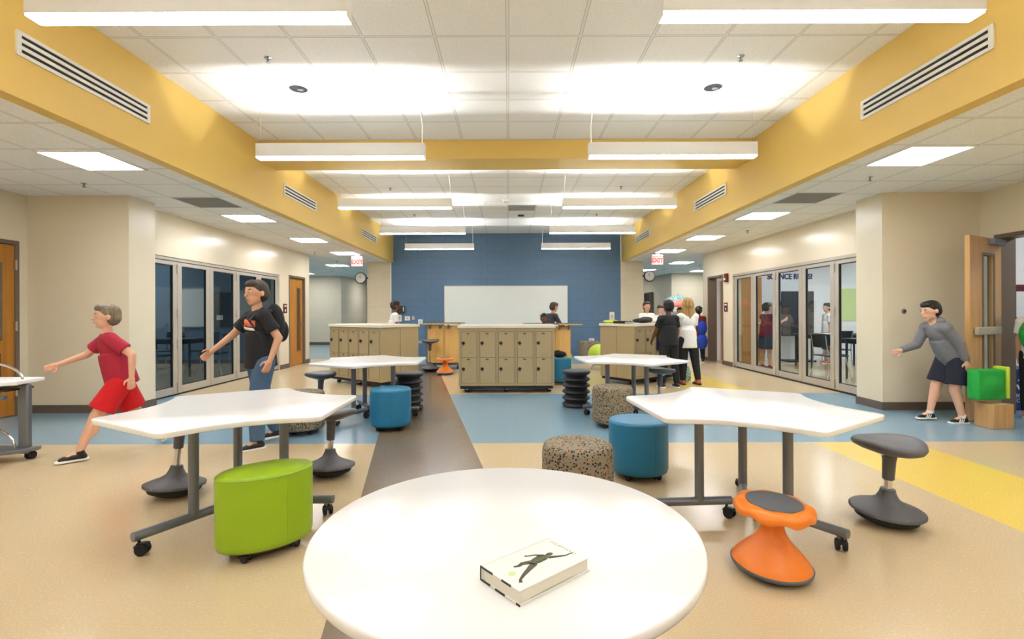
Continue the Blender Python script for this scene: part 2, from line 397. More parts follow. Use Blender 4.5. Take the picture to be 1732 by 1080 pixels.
# ------------------------------------------------------------------ ceiling fittings
def pendant(name):
    L, D, H = 1.75, .10, .15
    t = thing(name, 'x', 'ceiling light')
    h = MB()
    h.bb(-L/2, L/2, -D/2, -D/2+.006, .014, H).bb(-L/2, L/2, D/2-.006, D/2, .014, H).bb(-L/2, -L/2+.006, -D/2+.006, D/2-.006, .0, H).bb(L/2-.006, L/2, -D/2+.006, D/2-.006, .0, H)
    h.bb(-L/2+.006, L/2-.006, -D/2+.006, D/2-.006, .085, .09)
    h.build('housing', 'lamp_side', t, smooth=0)
    MB().bb(-L/2+.006, L/2-.006, -D/2, D/2, 0, .0135).build('diffuser', 'lamp_down', t, bevel=.003)
    MB().bb(-L/2+.02, L/2-.02, -.007, .007, H-.052, H-.048).build('uplight_strip', 'lamp_up', t, smooth=0)
    ztop = ZC-2.86
    for sx in (-1, 1):
        MB().frustum((sx*(L/2-.03), 0, .09), (sx*(L/2-.03), 0, ztop), .0015, .0015, 6).build('suspension_wire', 'chrome', t)
        MB().lathe([(.04, ztop-.012), (.045, ztop-.006), (.045, ztop-.001)], 20, (sx*(L/2-.03), 0, 0)).build('canopy', 'white_trim', t)
    return t
p0 = pendant('pendant_light')
rows = [('nearest', 2.70), ('second', 5.13), ('third', 7.58), ('fourth', 10.02), ('farthest', 12.46), (None, .26), (None, -2.18)]
first = True
for nm, y in rows:
    for side, x in (('left', -1.745), ('right', 1.72)):
        lab = {'nearest': f'{side} white linear pendant light nearest the camera, cut off by the top of the photo',
               'second': f'{side} white linear pendant light hanging just in front of the yellow cross beam',
               'third': f'{side} white linear pendant light, the first one behind the yellow cross beam',
               'fourth': f'{side} white linear pendant light, second one behind the cross beam',
               'farthest': f'{side} white linear pendant light hanging in front of the blue wall',
               None: f'white linear pendant light hanging behind the camera, on the {side}'}[nm]
        if nm is None: lab += ', ' + ('over the round table' if y > 0 else 'near the rear wall')
        o = p0 if (nm is None and y < 0 and side == 'right') else copy_tree(p0)
        first = False
        o.location = (x, y, 2.86); o['label'] = lab; o['group'] = 'linear pendant lights'
        # power cord on the inner end
        s = 1 if side == 'left' else -1
        MB().tube([(s*.845, .01, .15), (s*.848, .012, .35), (s*.83, .012, .5), (s*.845, .008, ZC-2.86-.01)], .005, 8).build('power_cord', 'white_trim', o)

def troffer(mat_):
    t = thing('troffer_light', 'x', 'ceiling light')
    m = MB()
    for sx in (-1, 1): m.box((sx*.292, 0, -.004), (.026, .61, .012)).box((0, sx*.292, -.004), (.558, .026, .012))
    m.build('frame', 'white_trim', t)
    MB().box((0, 0, -.002), (.56, .56, .006)).build('diffuser', mat_, t, smooth=0)
    return t
t0 = troffer('lamp_troffer'); t1 = troffer('lamp_corridor'); t2 = troffer('lamp_room')
tro = [(-4.04, 4.77, 'left aisle, nearest the camera'), (-4.04, 7.66, 'left aisle, second from the camera'), (-4.04, 9.95, 'left aisle, third from the camera'), (-4.04, 12.15, 'left aisle, beside the exit sign'),
       (3.94, 4.71, 'right aisle, nearest the camera'), (3.94, 7.60, 'right aisle, second from the camera'), (3.94, 9.80, 'right aisle, third from the camera'), (3.94, 11.9, 'right aisle, beside the exit sign'),
       (-4.04, 1.9, 'left aisle, level with the camera'), (3.94, 1.9, 'right aisle, level with the camera'), (-4.04, -1.2, 'left aisle, behind the camera'), (3.94, -1.2, 'right aisle, behind the camera')]
for i, (x, y, w_) in enumerate(tro):
    o = t0 if i == 0 else copy_tree(t0); o.location = (x, y, ZL-.004); o['label'] = 'square recessed ceiling light over the ' + w_; o['group'] = 'square recessed lights over the aisles'
cor = [(-5.3, 15.2, 'left corridor mouth, nearest'), (-4.4, 17.4, 'left corridor beside the clock'), (-7.6, 18.2, 'left corridor, far left end'),
       (5.2, 14.7, 'right corridor mouth, nearest'), (4.85, 17.3, 'right corridor beside the clock'), (6.9, 17.6, 'right corridor, far right end'),
       (-9.5, 15.5, 'left corridor, out of sight round the corner'), (9.5, 15.5, 'right corridor, out of sight round the corner'), (-5.5, 21.5, 'deep end of the left corridor'), (4.6, 21.3, 'deep end of the right corridor')]
for i, (x, y, w_) in enumerate(cor):
    o = t1 if i == 0 else copy_tree(t1); o.location = (x, y, ZL-.004); o['label'] = 'square recessed light in the ' + w_; o['group'] = 'square recessed lights in the corridor'
rm = [(7.2, 8.4, 'front left'), (7.2, 10.9, 'back left'), (9.6, 8.4, 'front right'), (9.6, 10.9, 'back right')]
for i, (x, y, w_) in enumerate(rm):
    o = t2 if i == 0 else copy_tree(t2); o.location = (x, y, ZL-.004); o['label'] = 'square recessed light in the lit classroom, ' + w_; o['group'] = 'lights in the lit classroom'
o = copy_tree(t2); o.location = (7.4, 4.9, ZL-.004); o['label'] = 'square recessed light in the white side room behind the open door'; del o['group']
o = copy_tree(t2); o.location = (-9.3, 11.0, ZL-.004); o['label'] = 'added square light brightening the dim classroom, near its back wall'; del o['group']  # added lamp, lifts the brightness of the unlit left classroom
o = copy_tree(t1); o.location = (-9.3, 8.2, ZL-.004); o['label'] = 'added square light brightening the dim classroom, near its front'; del o['group']  # second lamp added to brighten the room behind the tinted glass

def slot_vent(loc, rz, label, L=1.24):
    t = thing('air_vent', label, 'air vent', loc, rz, 'slot air vents on the yellow beams')
    m = MB(); H = .17
    m.bb(-L/2, -L/2+.035, -.012, 0, -H/2, H/2).bb(L/2-.035, L/2, -.012, 0, -H/2, H/2)
    for k in range(4):
        z = -H/2+.012+k*(H-.024)/3; m.bb(-L/2+.035, L/2-.035, -.012, 0, z-.0125, z+.0125)
    m.build('grille', 'white_trim', t)
    MB().bb(-L/2+.03, L/2-.03, -.004, -.001, -H/2+.02, H/2-.02).build('slot', 'black_slot', t, smooth=0)
for k, (a, b, w_) in enumerate([(3.31, 4.57, 'nearest the camera'), (7.28, 8.52, 'just past the cross beam'), (11.15, 12.4, 'farthest, near the blue wall')]):
    slot_vent((XL, (a+b)/2, 3.095), pi/2, 'white three-slot air vent on the left yellow beam, '+w_)
for k, (a, b, w_) in enumerate([(3.28, 4.55, 'nearest the camera'), (7.34, 8.6, 'just past the cross beam'), (11.3, 12.6, 'farthest, near the blue wall')]):
    slot_vent((XR, (a+b)/2, 3.095), -pi/2, 'white three-slot air vent on the right yellow beam, '+w_)

def sprinkler():
    t = thing('sprinkler', 'x', 'sprinkler')
    MB().lathe([(.028, -.006), (.034, -.002), (.034, 0)], 16).build('escutcheon', 'chrome', t)
    MB().lathe([(.008, -.035), (.008, -.006)], 8).lathe([(.02, -.045), (.02, -.041)], 10).build('sprinkler_head', 'steel_grey', t)
    return t
s0 = sprinkler()
sps = [(-2.17, 4.43, ZC, 'left half of the high ceiling, nearest'), (2.11, 4.43, ZC, 'right half of the high ceiling, nearest'), (-2.18, 9.05, ZC, 'left half of the high ceiling, just behind the cross beam'), (2.08, 9.0, ZC, 'right half of the high ceiling, just behind the cross beam'),
       (-2.2, 11.5, ZC, 'left half of the high ceiling, before the blue wall'), (2.08, 11.5, ZC, 'right half of the high ceiling, before the blue wall'),
       (-4.85, 5.6, ZL, 'left low ceiling near the big square light'), (4.03, 5.45, ZL, 'right low ceiling near the big square light'), (-4.75, 12.0, ZL, 'left low ceiling before the corridor'), (-4.9, 14.0, ZL, 'left corridor mouth'), (4.4, 9.0, ZL, 'right low ceiling beside the third square light'),
       (-6.2, 17.2, ZL, 'left corridor, deep'), (6.1, 15.6, ZL, 'right corridor mouth'), (5.4, 17.0, ZL, 'right corridor, deep')]
for i, (x, y, z, w_) in enumerate(sps):
    o = s0 if i == 0 else copy_tree(s0); o.location = (x, y, z-.001); o['label'] = 'small fire sprinkler in the ' + w_; o['group'] = 'ceiling sprinklers'
for x, sd in ((-2.15, 'left'), (2.11, 'right')):
    t = thing('downlight', f'round black recessed downlight in the {sd} half of the high ceiling', 'ceiling light', (x, 5.03, ZC), 0, 'round downlights')
    MB().lathe([(.112, -.001), (.112, -.006), (.092, -.010), (.088, -.001)], 32).build('trim_ring', 'white_trim', t)
    MB().lathe([(.088, -.0115), (.07, -.0125), (.03, -.012)], 32).build('reflector', 'black_plastic', t)
    MB().lathe([(.03, -.02), (.03, -.0125)], 16, (.02, 0, 0)).build('lamp', 'steel_grey', t)
t = thing('smoke_detector', 'round white smoke detector in the middle of the high ceiling', 'smoke detector', (-.05, 10.0, ZC))
MB().lathe([(.03, -.05), (.055, -.045), (.07, -.02), (.075, -.001)], 24).build('body', 'white_trim', t); MB().lathe([(.02, -.056), (.028, -.05)], 16).build('sensor', 'steel_grey', t)
t = thing('smoke_detector', 'small off-white detector left of the central smoke detector', 'detector', (-.45, 10.35, ZC))
MB().lathe([(.02, -.035), (.045, -.025), (.05, -.001)], 20).build('body', 'white_trim', t)
t = thing('projector_mount', 'small dark ceiling plate right of the central smoke detector', 'ceiling plate', (.3, 11.6, ZC))
MB().box((0, 0, -.012), (.14, .14, .024)).build('plate', 'black_plastic', t, bevel=.004)
for loc, lab in (((.3, 10.8, ZC), 'grey square return grille in the middle of the high ceiling'), ((-4.04, 6.6, ZL), 'grey square return grille in the left low ceiling'), ((3.94, 6.46, ZL), 'grey square return grille in the right low ceiling')):
    t = thing('return_grille', lab, 'air grille', loc, 0)
    m = MB()
    for k in range(26): m.box((0, -.265+k*.0212, -.004), (.56, .004, .006))
    MB().box((0, 0, -.0015), (.59, .59, .003)).build('backing', 'ceiling_vent_grey', t); m.build('louvres', 'ceiling_vent_grey', t, smooth=0)

def exit_sign(loc, label):
    t = thing('exit_sign', label, 'exit sign', loc, 0, 'hanging exit signs')
    MB().box((0, 0, .13), (.27, .05, .035)).box((0, 0, .167), (.1, .06, .04)).build('housing', 'white_trim', t, bevel=.004)
    MB().box((0, 0, 0), (.29, .012, .21)).build('panel', 'exit_face', t, bevel=.003)
    text('EXIT', .15, .002, 'lettering', 'exit_letters', t, (0, -.009, 0), (pi/2, 0, 0), bold=.006)
exit_sign((-3.86, 12.5, 2.55), 'red exit sign hanging over the left aisle'); exit_sign((3.76, 12.35, 2.55), 'red exit sign hanging over the right aisle')

def clock(loc, sx, label):
    t = thing('wall_clock', label, 'clock', loc, 0, 'round corridor clocks')
    rx = Matrix.Rotation(pi/2, 4, 'X')
    MB().lathe([(.155, -.03), (.165, -.02), (.165, .02), (.155, .03), (.142, .03), (.142, .026), (.142, -.03)], 40, mtx=rx).build('rim', 'black_plastic', t)
    MB().lathe([(.142, 0), (.142, .027)], 40, mtx=rx).build('dial', 'white_trim', t)
    m = MB()
    for k in range(12):
        a = k*pi/6; m.box((.12*sin(a), -.0275, .12*cos(a)), (.006, .002, .02 if k % 3 else .028), (0, a, 0))
    m.build('hour_marks', 'black_plastic', t, smooth=0)
    MB().box((.033*sin(-.75), -.029, .033*cos(-.75)), (.008, .002, .08), (0, -.75, 0)).build('hour_hand', 'black_plastic', t)
    MB().box((.045*sin(-.15), -.031, .045*cos(-.15)), (.006, .002, .11), (0, -.15, 0)).build('minute_hand', 'black_plastic', t)
    MB().box((sx*.17, .04, 0), (.05, .03, .05)).build('bracket', 'black_plastic', t)
clock((-4.285, 14.22, 2.27), 1, 'round white clock on the left cream pier'); clock((4.10, 14.22, 2.30), -1, 'round white clock on the right cream pier')

# ------------------------------------------------------------------ folding glass partitions
def partition(name, ys, X, s, label, gm):
    """s = +1: room lies at -X (left wall), -1: right wall"""
    head = thing(name, label, 'folding glass wall', (X, ys[0], 0), 0)
    def bx(m, x0, x1, y0, y1, z0, z1): return m.bb(x0-X, x1-X, y0-ys[0], y1-ys[0], z0, z1)
    h = MB(); bx(h, X-.09, X, ys[0]-.05, ys[-1]+.03, 2.05, 2.10); bx(h, X-.09, X, ys[-1], ys[-1]+.03, 0, 2.05)
    h.build('head_track', 'frame_alu', head, bevel=.004)
    k_ = MB(); bx(k_, X-.09, X, ys[0]-.05, ys[-1], 0, .012); k_.build('floor_track', 'gasket', head)
    for k in range(5):
        a, b = ys[k]+.004, ys[k+1]-.004
        f = MB(); w_ = .095
        bx(f, X-.06, X-.01, a, a+w_, .02, 2.04); bx(f, X-.06, X-.01, b-w_, b, .02, 2.04); bx(f, X-.06, X-.01, a+w_, b-w_, .02, .13); bx(f, X-.06, X-.01, a+w_, b-w_, 1.985, 2.04)
        o = f.build('panel_frame', 'frame_alu', head, bevel=.003)
        g = MB(); bx(g, X-.05, X-.02, a+w_, a+w_+.012, .13, 1.985); bx(g, X-.05, X-.02, b-w_-.012, b-w_, .13, 1.985); bx(g, X-.05, X-.02, a+w_, b-w_, .13, .142); bx(g, X-.05, X-.02, a+w_, b-w_, 1.973, 1.985)
        g.build('gasket', 'gasket', o)
        q = MB(); bx(q, X-.038, X-.032, a+w_+.012, b-w_-.012, .142, 1.973); q.build('pane', gm, o, smooth=0)
        if k in (0, 2, 4) or True:
            hh = MB()
            if (k % 2 == 0 and s > 0) or (k % 2 == 0 and s < 0):
                for z in (.12, .78, 1.25, 1.93): bx(hh, X-.01 if s > 0 else X-.08, X+.01 if s > 0 else X-.06, b-.02, b+.028, z-.07, z+.07)
                hh.build('hinge', 'frame_alu', head, bevel=.003)
    return head
partition('folding_glass_wall', LY, WL-.02, 1, 'five-panel folding glass wall of the dim classroom on the left', 'glass_tinted')
partition('folding_glass_wall', RY, WR+.09, -1, 'five-panel folding glass wall of the bright classroom on the right', 'glass')

# ------------------------------------------------------------------ doors
def door_frame(name, X, y0, y1, h, depth, fx=1):
    m = MB(); t_ = .05
    m.bb(X-depth/2, X+depth/2, y0, y0+t_, 0, h).bb(X-depth/2, X+depth/2, y1-t_, y1, 0, h).bb(X-depth/2, X+depth/2, y0+t_, y1-t_, h-t_, h)
    o = m.build(name, 'frame_taupe', bevel=.003); o['kind'] = 'structure'; return o
def leaf(parent, hinge, ang, L, h, wood_, win=None, flip=1, bar=False, lever=True):
    """door leaf from hinge point, extending along direction ang; local x along leaf"""
    e = bpy.data.objects.new('door_leaf', None)
    m = MB(); T = .045
    if win:
        x0, x1, z0, z1 = win
        m.bb(0, x0, -T/2, T/2, .01, h).bb(x1, L, -T/2, T/2, .01, h).bb(x0, x1, -T/2, T/2, .01, z0).bb(x0, x1, -T/2, T/2, z1, h)
    else: m.bb(0, L, -T/2, T/2, .01, h)
    o = m.build('door_leaf', wood_, parent, hinge, (0, 0, ang), smooth=0)
    if win:
        g = MB()
        for a in (-1, 1):
            y = a*(T/2+.004)
            g.bb(x0-.02, x0+.008, y-.006, y+.006, z0-.02, z1+.02).bb(x1-.008, x1+.02, y-.006, y+.006, z0-.02, z1+.02).bb(x0, x1, y-.006, y+.006, z0-.02, z0+.008).bb(x0, x1, y-.006, y+.006, z1-.008, z1+.02)
        g.build('window_trim', 'frame_taupe', o, smooth=0)
        MB().bb(x0, x1, -.003, .003, z0, z1).build('pane', 'glass', o, smooth=0)
    for a in (-1, 1):
        if lever and not bar:
            MB().frustum((L-.07, a*T/2, .98), (L-.07, a*(T/2+.05), .98), .011, .011, 10).frustum((L-.07, a*(T/2+.045), .98), (L-.19, a*(T/2+.045), .98), .009, .008, 10).lathe([(.026, 0), (.026, .008)], 16, mtx=Matrix.Translation((L-.07, a*T/2, .98)) @ Matrix.Rotation(-a*pi/2, 4, 'X')).build('door_handle', 'chrome', o)
    return o
d = door_frame('door_1', -6.17, 5.13, 6.07, 2.15, .22); o = leaf(d, (-6.10, 6.02, 0), -pi/2, .84, 2.09, 'wood_honey', (.17, .40, .95, 1.85)); MB().bb(.17, .4, -.03, .03, .30, .78).build('lower_pane', 'gasket', o)
m = MB()
for z in (.3, 1.1, 1.85): m.bb(-6.075, -6.045, 6.005, 6.03, z-.06, z+.06)
m.build('hinge', 'chrome', d)
d = door_frame('door_2', -5.17, 11.30, 12.20, 2.14, .22); leaf(d, (-5.14, 11.35, 0), pi/2, .80, 2.08, 'wood_honey', (.5, .66, .35, 1.85))
d = door_frame('door_3', 6.04, 5.03, 5.98, 2.17, .22)
lf = leaf(d, (5.93, 5.92, 0), radians(208), .86, 2.10, 'wood_door_light', (.22, .52, .35, 1.90), bar=True)
m = MB()
for a in (-1, 1): m.bb(.12, .76, a*.045-.02, a*.045+.02, .97, 1.06)
m.build('push_bar', 'frame_alu', lf, bevel=.008); MB().bb(.04, .36, .02, .08, 2.02, 2.09).build('door_closer', 'steel_grey', lf, bevel=.006)
d = door_frame('door_4', 5.20, 11.62, 12.52, 2.14, .22); leaf(d, (5.30, 11.69, 0), radians(8), .8, 2.08, 'wood_honey', None)
# door in right corridor wall
d = door_frame('door_5', 6.05, 20.6, 21.5, 2.1, .2)
MB().bb(5.99, 6.05, 20.65, 21.45, .01, 2.05).build('door_leaf', 'table_black', d)

# ------------------------------------------------------------------ furniture
def caster(parent, x, y, zt, r=.032, name='caster', m1='black_plastic', rz=0.):
    o = MB().frustum((0, 0, zt-.0), (0, 0, r*1.6), .008, .008, 8).box((0, .012, r*1.55), (.05, .05, .016)).box((.0, .02, r*1.75), (.03, .055, .02)).build(name, m1, parent, (x, y, 0), (0, 0, rz), bevel=.002)
    w_ = MB()
    for s in (-1, 1): w_.frustum((s*.008, .018, r), (s*.026, .018, r), r, r, 20)
    w_.build('wheel', 'black_rubber', o, bevel=.004); return o

def hex_outline(R, n=9):
    """six corners, flat and concave sides alternating"""
    V = [Vector((R*cos(radians(30+60*k)), R*sin(radians(30+60*k)))) for k in range(6)]
    pts = []
    side = []
    for k in range(6):
        a, b = V[k], V[(k+1) % 6]
        mid = (a+b)/2; inw = -mid.normalized()
        conc = (k % 2 == 0)   # side centred on 60, 180, 300
        seg = []
        for i in range(n+1):
            t = i/n; p = a.lerp(b, t)
            if conc: p = p + inw*.095*(1-(2*t-1)**2)
            seg.append(p)
        side.append(seg)
    out = []
    for k in range(6):
        s = side[k]; nx = side[(k+1) % 6]; corner = s[-1]
        out += [tuple(p) for p in s[1:-1]]
        a = corner+(s[-2]-corner).normalized()*.05; b = corner+(nx[1]-corner).normalized()*.05
        for t in (0, .25, .5, .75, 1): out.append(tuple(a*(1-t)**2+corner*2*t*(1-t)+b*t**2))
    return out
def work_table():
    t = thing('work_table', 'x', 'table')
    MB().prism(hex_outline(.715), .652, .68, .004).build('tabletop', 'white_laminate', t, smooth=50)
    br = MB()
    for a in (0, 120, 240):
        c, s = cos(radians(a)), sin(radians(a)); br.box((c*.25, s*.25, .645), (.34, .07, .014), (0, 0, radians(a)))
    br.build('support_bracket', 'steel_grey', t, bevel=.003)
    for a in (0, 120, 240):
        c, s = cos(radians(a)), sin(radians(a))
        MB().frustum((c*.27, s*.27, .10), (c*.27, s*.27, .64), .027, .027, 24).build('column', 'steel_grey', t)
        f = MB().frustum((c*.07, s*.07, .10), (c*.57, s*.57, .10), .025, .025, 20).build('foot_bar', 'steel_grey', t, bevel=.003)
        for r in (.10, .54): caster(f, c*r, s*r, .08, .030, rz=radians(a)+.6)
    return t
T0 = work_table(); G = 'white three-lobed work tables'
T0.location = (-1.65, 3.0, 0); T0.rotation_euler = (0, 0, radians(1)); tag(T0, 'white wavy-edged table on grey casters at the front left, behind the green ottoman', 'table', G)
dup(T0, (1.42, 2.98, 0), radians(64), 'white wavy-edged table at the front right, behind the orange stool', G)
dup(T0, (-1.66, 5.89, 0), radians(1), 'white wavy-edged table farther left, in front of the angled lockers', G)
dup(T0, (1.476, 6.0, 0), radians(64), 'white wavy-edged table farther right, beside the two girls', G)

t = thing('round_table', 'large round white table in the foreground with a book on it', 'table', (-.008, 1.194, 0))
MB().lathe([(.40, .692), (.450, .694), (.4545, .698), (.457, .704), (.457, .714), (.4555, .718), (.452, .72)], 160).build('tabletop', 'white_laminate', t, smooth=40)
MB().frustum((0, 0, .06), (0, 0, .69), .04, .04, 32).lathe([(.12, .66), (.16, .691)], 32).build('pedestal', 'steel_grey', t)
MB().lathe([(.30, 0), (.30, .02), (.28, .03), (.06, .06)], 48).build('base', 'steel_grey', t)

# book: near corner and edges measured on the table
def book():
    A = Vector((-.056, .998)); 
    L, W, H = .205, .142, .032
    t = thing('book', 'thick white hardback book with a leaping figure on its cover, lying on the round table', 'book', (-.055, .952, .7205), radians(40)); t.scale = (.917, .80, .875)
    # local: x along length (spine at +y side), y across
    MB().bb(.004, L-.004, -W+.004, -.003, .003, H-.003).build('pages', 'page_edge', t, smooth=0)
    c = MB().bb(0, L, -W, 0, H-.003, H).bb(0, L, -W, 0, 0, .003).bb(0, L, -.003, .003, 0, H)
    c.build('cover', 'book_white', t, bevel=.001)
    MB().bb(-.0006, .001, -.045, .003, H-.004, H+.0003).bb(-.0006, .001, -.0015, .0035, .0, H).bb(-.0006, .001, -.036, .003, 0, .004).build('binding_tape', 'black_plastic', t, smooth=0)
    for a, b, c0, c1 in ((-.112, -.078, H-.004, H+.0003), (-.09, -.055, 0, .004), (-W-.0003, -W+.012, 0, .004)): MB().bb(-.0006, .001, a, b, c0, c1).build('binding_tape', 'black_plastic', t, smooth=0)

    z = H+.0002
    def fig(pts, zz, n): 
        m = MB(); m.add([(x, y, zz) for x, y in pts]+[(x, y, zz+.0003) for x, y in pts], [tuple(range(len(pts)))[::-1], tuple(range(len(pts), 2*len(pts)))]+[(i, (i+1) % len(pts), len(pts)+(i+1) % len(pts), len(pts)+i) for i in range(len(pts))])
        return m
    m = MB()
    def limb(ps, ws):
        vs = []; 
        for i, p in enumerate(ps):
            p = Vector(p); d = (Vector(ps[min(i+1, len(ps)-1)])-Vector(ps[max(0, i-1)])).normalized(); q = Vector((-d.y, d.x))*ws[i]/2
            vs += [(p.x+q.x, p.y+q.y, z), (p.x-q.x, p.y-q.y, z)]
        top = [(a, b, c+.0004) for a, b, c in vs]; k = len(vs)
        fs = []
        for i in range(len(ps)-1):
            fs += [(2*i, 2*i+1, 2*i+3, 2*i+2), (k+2*i, k+2*i+2, k+2*i+3, k+2*i+1)]
        m.add(vs+top, fs)
    limb([(.088, -.071), (.105, -.069), (.125, -.067), (.138, -.069)], [.018, .026, .028, .012])      # torso
    m.ball((.146, -.066, z), (.0095, .0075, .0004), 16, 6)
    limb([(.132, -.062), (.118, -.046), (.103, -.038), (.098, -.033)], [.009, .006, .004, .006])      # arm back
    limb([(.134, -.076), (.152, -.088), (.170, -.098), (.182, -.098), (.188, -.100)], [.011, .008, .005, .004, .006])      # arm forward
    limb([(.092, -.066), (.072, -.057), (.060, -.060), (.050, -.055)], [.016, .013, .009, .006])   # upper leg
    limb([(.092, -.076), (.070, -.086), (.045, -.098), (.028, -.108), (.022, -.118)], [.018, .013, .009, .006, .008])
    m.build('cover_figure', 'book_ink', t, smooth=0)
    g = MB()
    for k in range(7): g.box((.092+k*.0072, -.069, z+.0005), (.0012, .018, .0004), (0, 0, .25))
    g.box((.113, -.069, z+.0005), (.05, .001, .0004)); g.build('cover_lettering', 'book_green', t, smooth=0)
    g = MB(); rr = random.Random(4)
    for k in range(11):
        g.box((L-.014, -.022-k*.0085, z+.0001), (.008, .0022, .0003), (0, 0, rr.uniform(-.6, .6))); 
    g.build('author_line', 'ceiling_vent_grey', t, smooth=0)
    MB().lathe([(.0085, 0), (.0085, .0003)], 24, (.03, -.075, z)).build('seal', 'poster_lime', t)
    g = MB()
    for k in range(16): g.box((.03+k*.0085, -W+.006, .0085), (.0035, .0004, .0045), (0, rr.uniform(-.5, .5), 0))
    g.box((.09, -W+.0035, .0045), (.12, .0004, .0006)); g.build('edge_lettering', 'book_green', t, smooth=0)
book()

# ottomans -----------------------------------------------------------
def ottoman(name, label, loc, rx, ry, h, m_, rz=0., group=None, seam=True, rnd=.03):
    t = thing(name, label, 'ottoman', loc, rz, group)
    prof = [(.90, .05), (.965, .055), (1, .08), (1.0, .12), (1.0, h-rnd*1.4), (.985, h-rnd*.7), (.95, h-rnd*.25), (.88, h-.003), (.6, h+.004), (.25, h+.006)]
    MB().lathe(prof, 72, sx=rx, sy=ry).build('upholstery', m_, t, smooth=60)
    # fix: profile radii are fractions
    if seam:
        sm = MB()
        ring = [(rx*.992*cos(a), ry*.992*sin(a), h-rnd*.72) for a in [2*pi*k/72 for k in range(73)]]; sm.tube(ring, .0022, 6)
        for a in (-1.25, 1.9): sm.tube([(rx*1.001*cos(a), ry*1.001*sin(a), z) for z in (.07, .2, h-rnd*1.2)], .0016, 6)
        sm.build('seam', m_, t)
    MB().lathe([(.80, .035), (.86, .05)], 40, sx=rx, sy=ry).build('base_plate', 'black_plastic', t)
    for a in (.8, 2.4, 3.9, 5.5): caster(t, rx*.68*cos(a), ry*.68*sin(a), .04, .02, rz=a)
    return t
G = 'cylinder ottomans on casters'
ottoman('ottoman', 'lime green oval vinyl ottoman in front of the left table', (-1.285, 2.585, 0), .235, .155, .43, 'green_vinyl', radians(37), rnd=.022)
ottoman('ottoman', 'round blue ottoman at the left edge of the front right table', (.985, 3.73, 0), .22, .22, .435, 'blue_vinyl', group=G)
ottoman('ottoman', 'round dotted beige ottoman right behind the foreground table', (.43, 3.07, 0), .222, .222, .43, 'dot_fabric', group=G, seam=False, rnd=.05)
ottoman('ottoman', 'round dotted ottoman between the black ribbed stool and the farther right table', (1.14, 5.38, 0), .222, .222, .435, 'dot_fabric', group=G, seam=False, rnd=.05)
ottoman('ottoman', 'round blue ottoman beside the brown floor stripe at the farther left table', (-1.275, 5.28, 0), .218, .218, .44, 'blue_vinyl', group=G)
ottoman('ottoman', 'dotted ottoman half hidden behind the front left table', (-2.17, 5.13, 0), .23, .23, .43, 'dot_fabric', group=G, seam=False, rnd=.05)
ottoman('ottoman', 'blue ottoman with a black bag on it, right behind the centre lockers', (.87, 8.6, 0), .23, .21, .46, 'blue_vinyl', group=G)
ottoman('ottoman', 'dark dotted ottoman against the blue wall behind the lime ball chair', (2.22, 13.5, 0), .3, .28, .46, 'dot_fabric', group=G, seam=False)

# grey tilting stool --------------------------------------------------
def wobble_stool(name, label, loc, rz, h=.53, tilt=.07, group='grey tilting stools'):
    t = thing(name, label, 'stool', loc, rz, group)
    R = Matrix.Translation((0, 0, .0)) @ Matrix.Rotation(tilt, 4, 'X')
    bz = .012
    MB().lathe([(.05, bz-.004), (.11, bz), (.155, bz+.022), (.168, bz+.05), (.168, bz+.056)], 48, mtx=R, sx=1.0, sy=1.0).build('rubber_base', 'black_rubber', t)
    MB().lathe([(.172, .066), (.186, .070), (.186, .078), (.175, .088), (.14, .102), (.09, .122), (.058, .145), (.042, .178), (.037, .20)], 48, mtx=R).build('base_shell', 'stool_grey', t, smooth=50)
    rb = MB()
    for k in range(48):
        a = 2*pi*k/48; rb.box(tuple(R @ Vector((.18*cos(a), .18*sin(a), .0815))), (.012, .004, .006), (tilt, 0, a+.5))
    rb.build('rim_ribs', 'stool_grey', t, smooth=0)
    MB().lathe([(.021, .19), (.021, h-.20)], 24, mtx=R).build('gas_lift', 'chrome', t)
    MB().lathe([(.026, h-.235), (.030, h-.23), (.034, h-.12), (.04, h-.09), (.06, h-.07)], 32, mtx=R).build('sleeve', 'stool_grey', t)
    MB().lathe([(.045, h-.09), (.065, h-.078), (.09, h-.06)], 32, mtx=R, sx=1.15).build('seat_plate', 'chrome', t)
    # saddle seat: dished disc, wings raised a little
    m = MB(); n_ = 64; prof = [(.04, -.078), (.09, -.062), (.145, -.045), (.180, -.028), (.190, -.012), (.186, .002), (.170, .012), (.14, .012), (.09, .004), (.04, 0), (.002, -.002)]
    vs = []
    for r, z in prof:
        for k in range(n_):
            a = 2*pi*k/n_; w_ = 1+.045*cos(3*a); x, y = r*cos(a)*w_, r*sin(a)*w_*.94
            vs.append((x, y, h-.012+z+.010*(r/.19)**2*cos(2*a)))
    fs = [(i*n_+k, i*n_+(k+1) % n_, (i+1)*n_+(k+1) % n_, (i+1)*n_+k) for i in range(len(prof)-1) for k in range(n_)]
    m.add(vs, fs+[tuple(reversed(range(n_))), tuple((len(prof)-1)*n_+k for k in range(n_))], R)
    m.build('seat', 'stool_grey', t, smooth=70)
    return t
wobble_stool('wobble_stool', 'grey tilting stool standing alone at the right, on the yellow floor stripe edge', (2.225, 2.89, 0), .35, .49, .05)
wobble_stool('wobble_stool', 'grey tilting stool under the near left corner of the front left table', (-2.30, 3.36, 0), 2.6, .55, .09)
wobble_stool('wobble_stool', 'grey tilting stool behind the green ottoman, under the right end of the left table', (-1.38, 3.76, 0), 3.0, .50, .08)
wobble_stool('wobble_stool', 'grey tilting stool left of the farther left table', (-2.30, 5.95, 0), 1.2, .53, .05)
wobble_stool('wobble_stool', 'tall dark stool in front of the birch workbench', (-1.68, 10.45, 0), .3, .68, .03)
wobble_stool('wobble_stool', 'grey stool under the farther right table, before the girl in black', (1.92, 6.25, 0), 2.0, .53, .04)
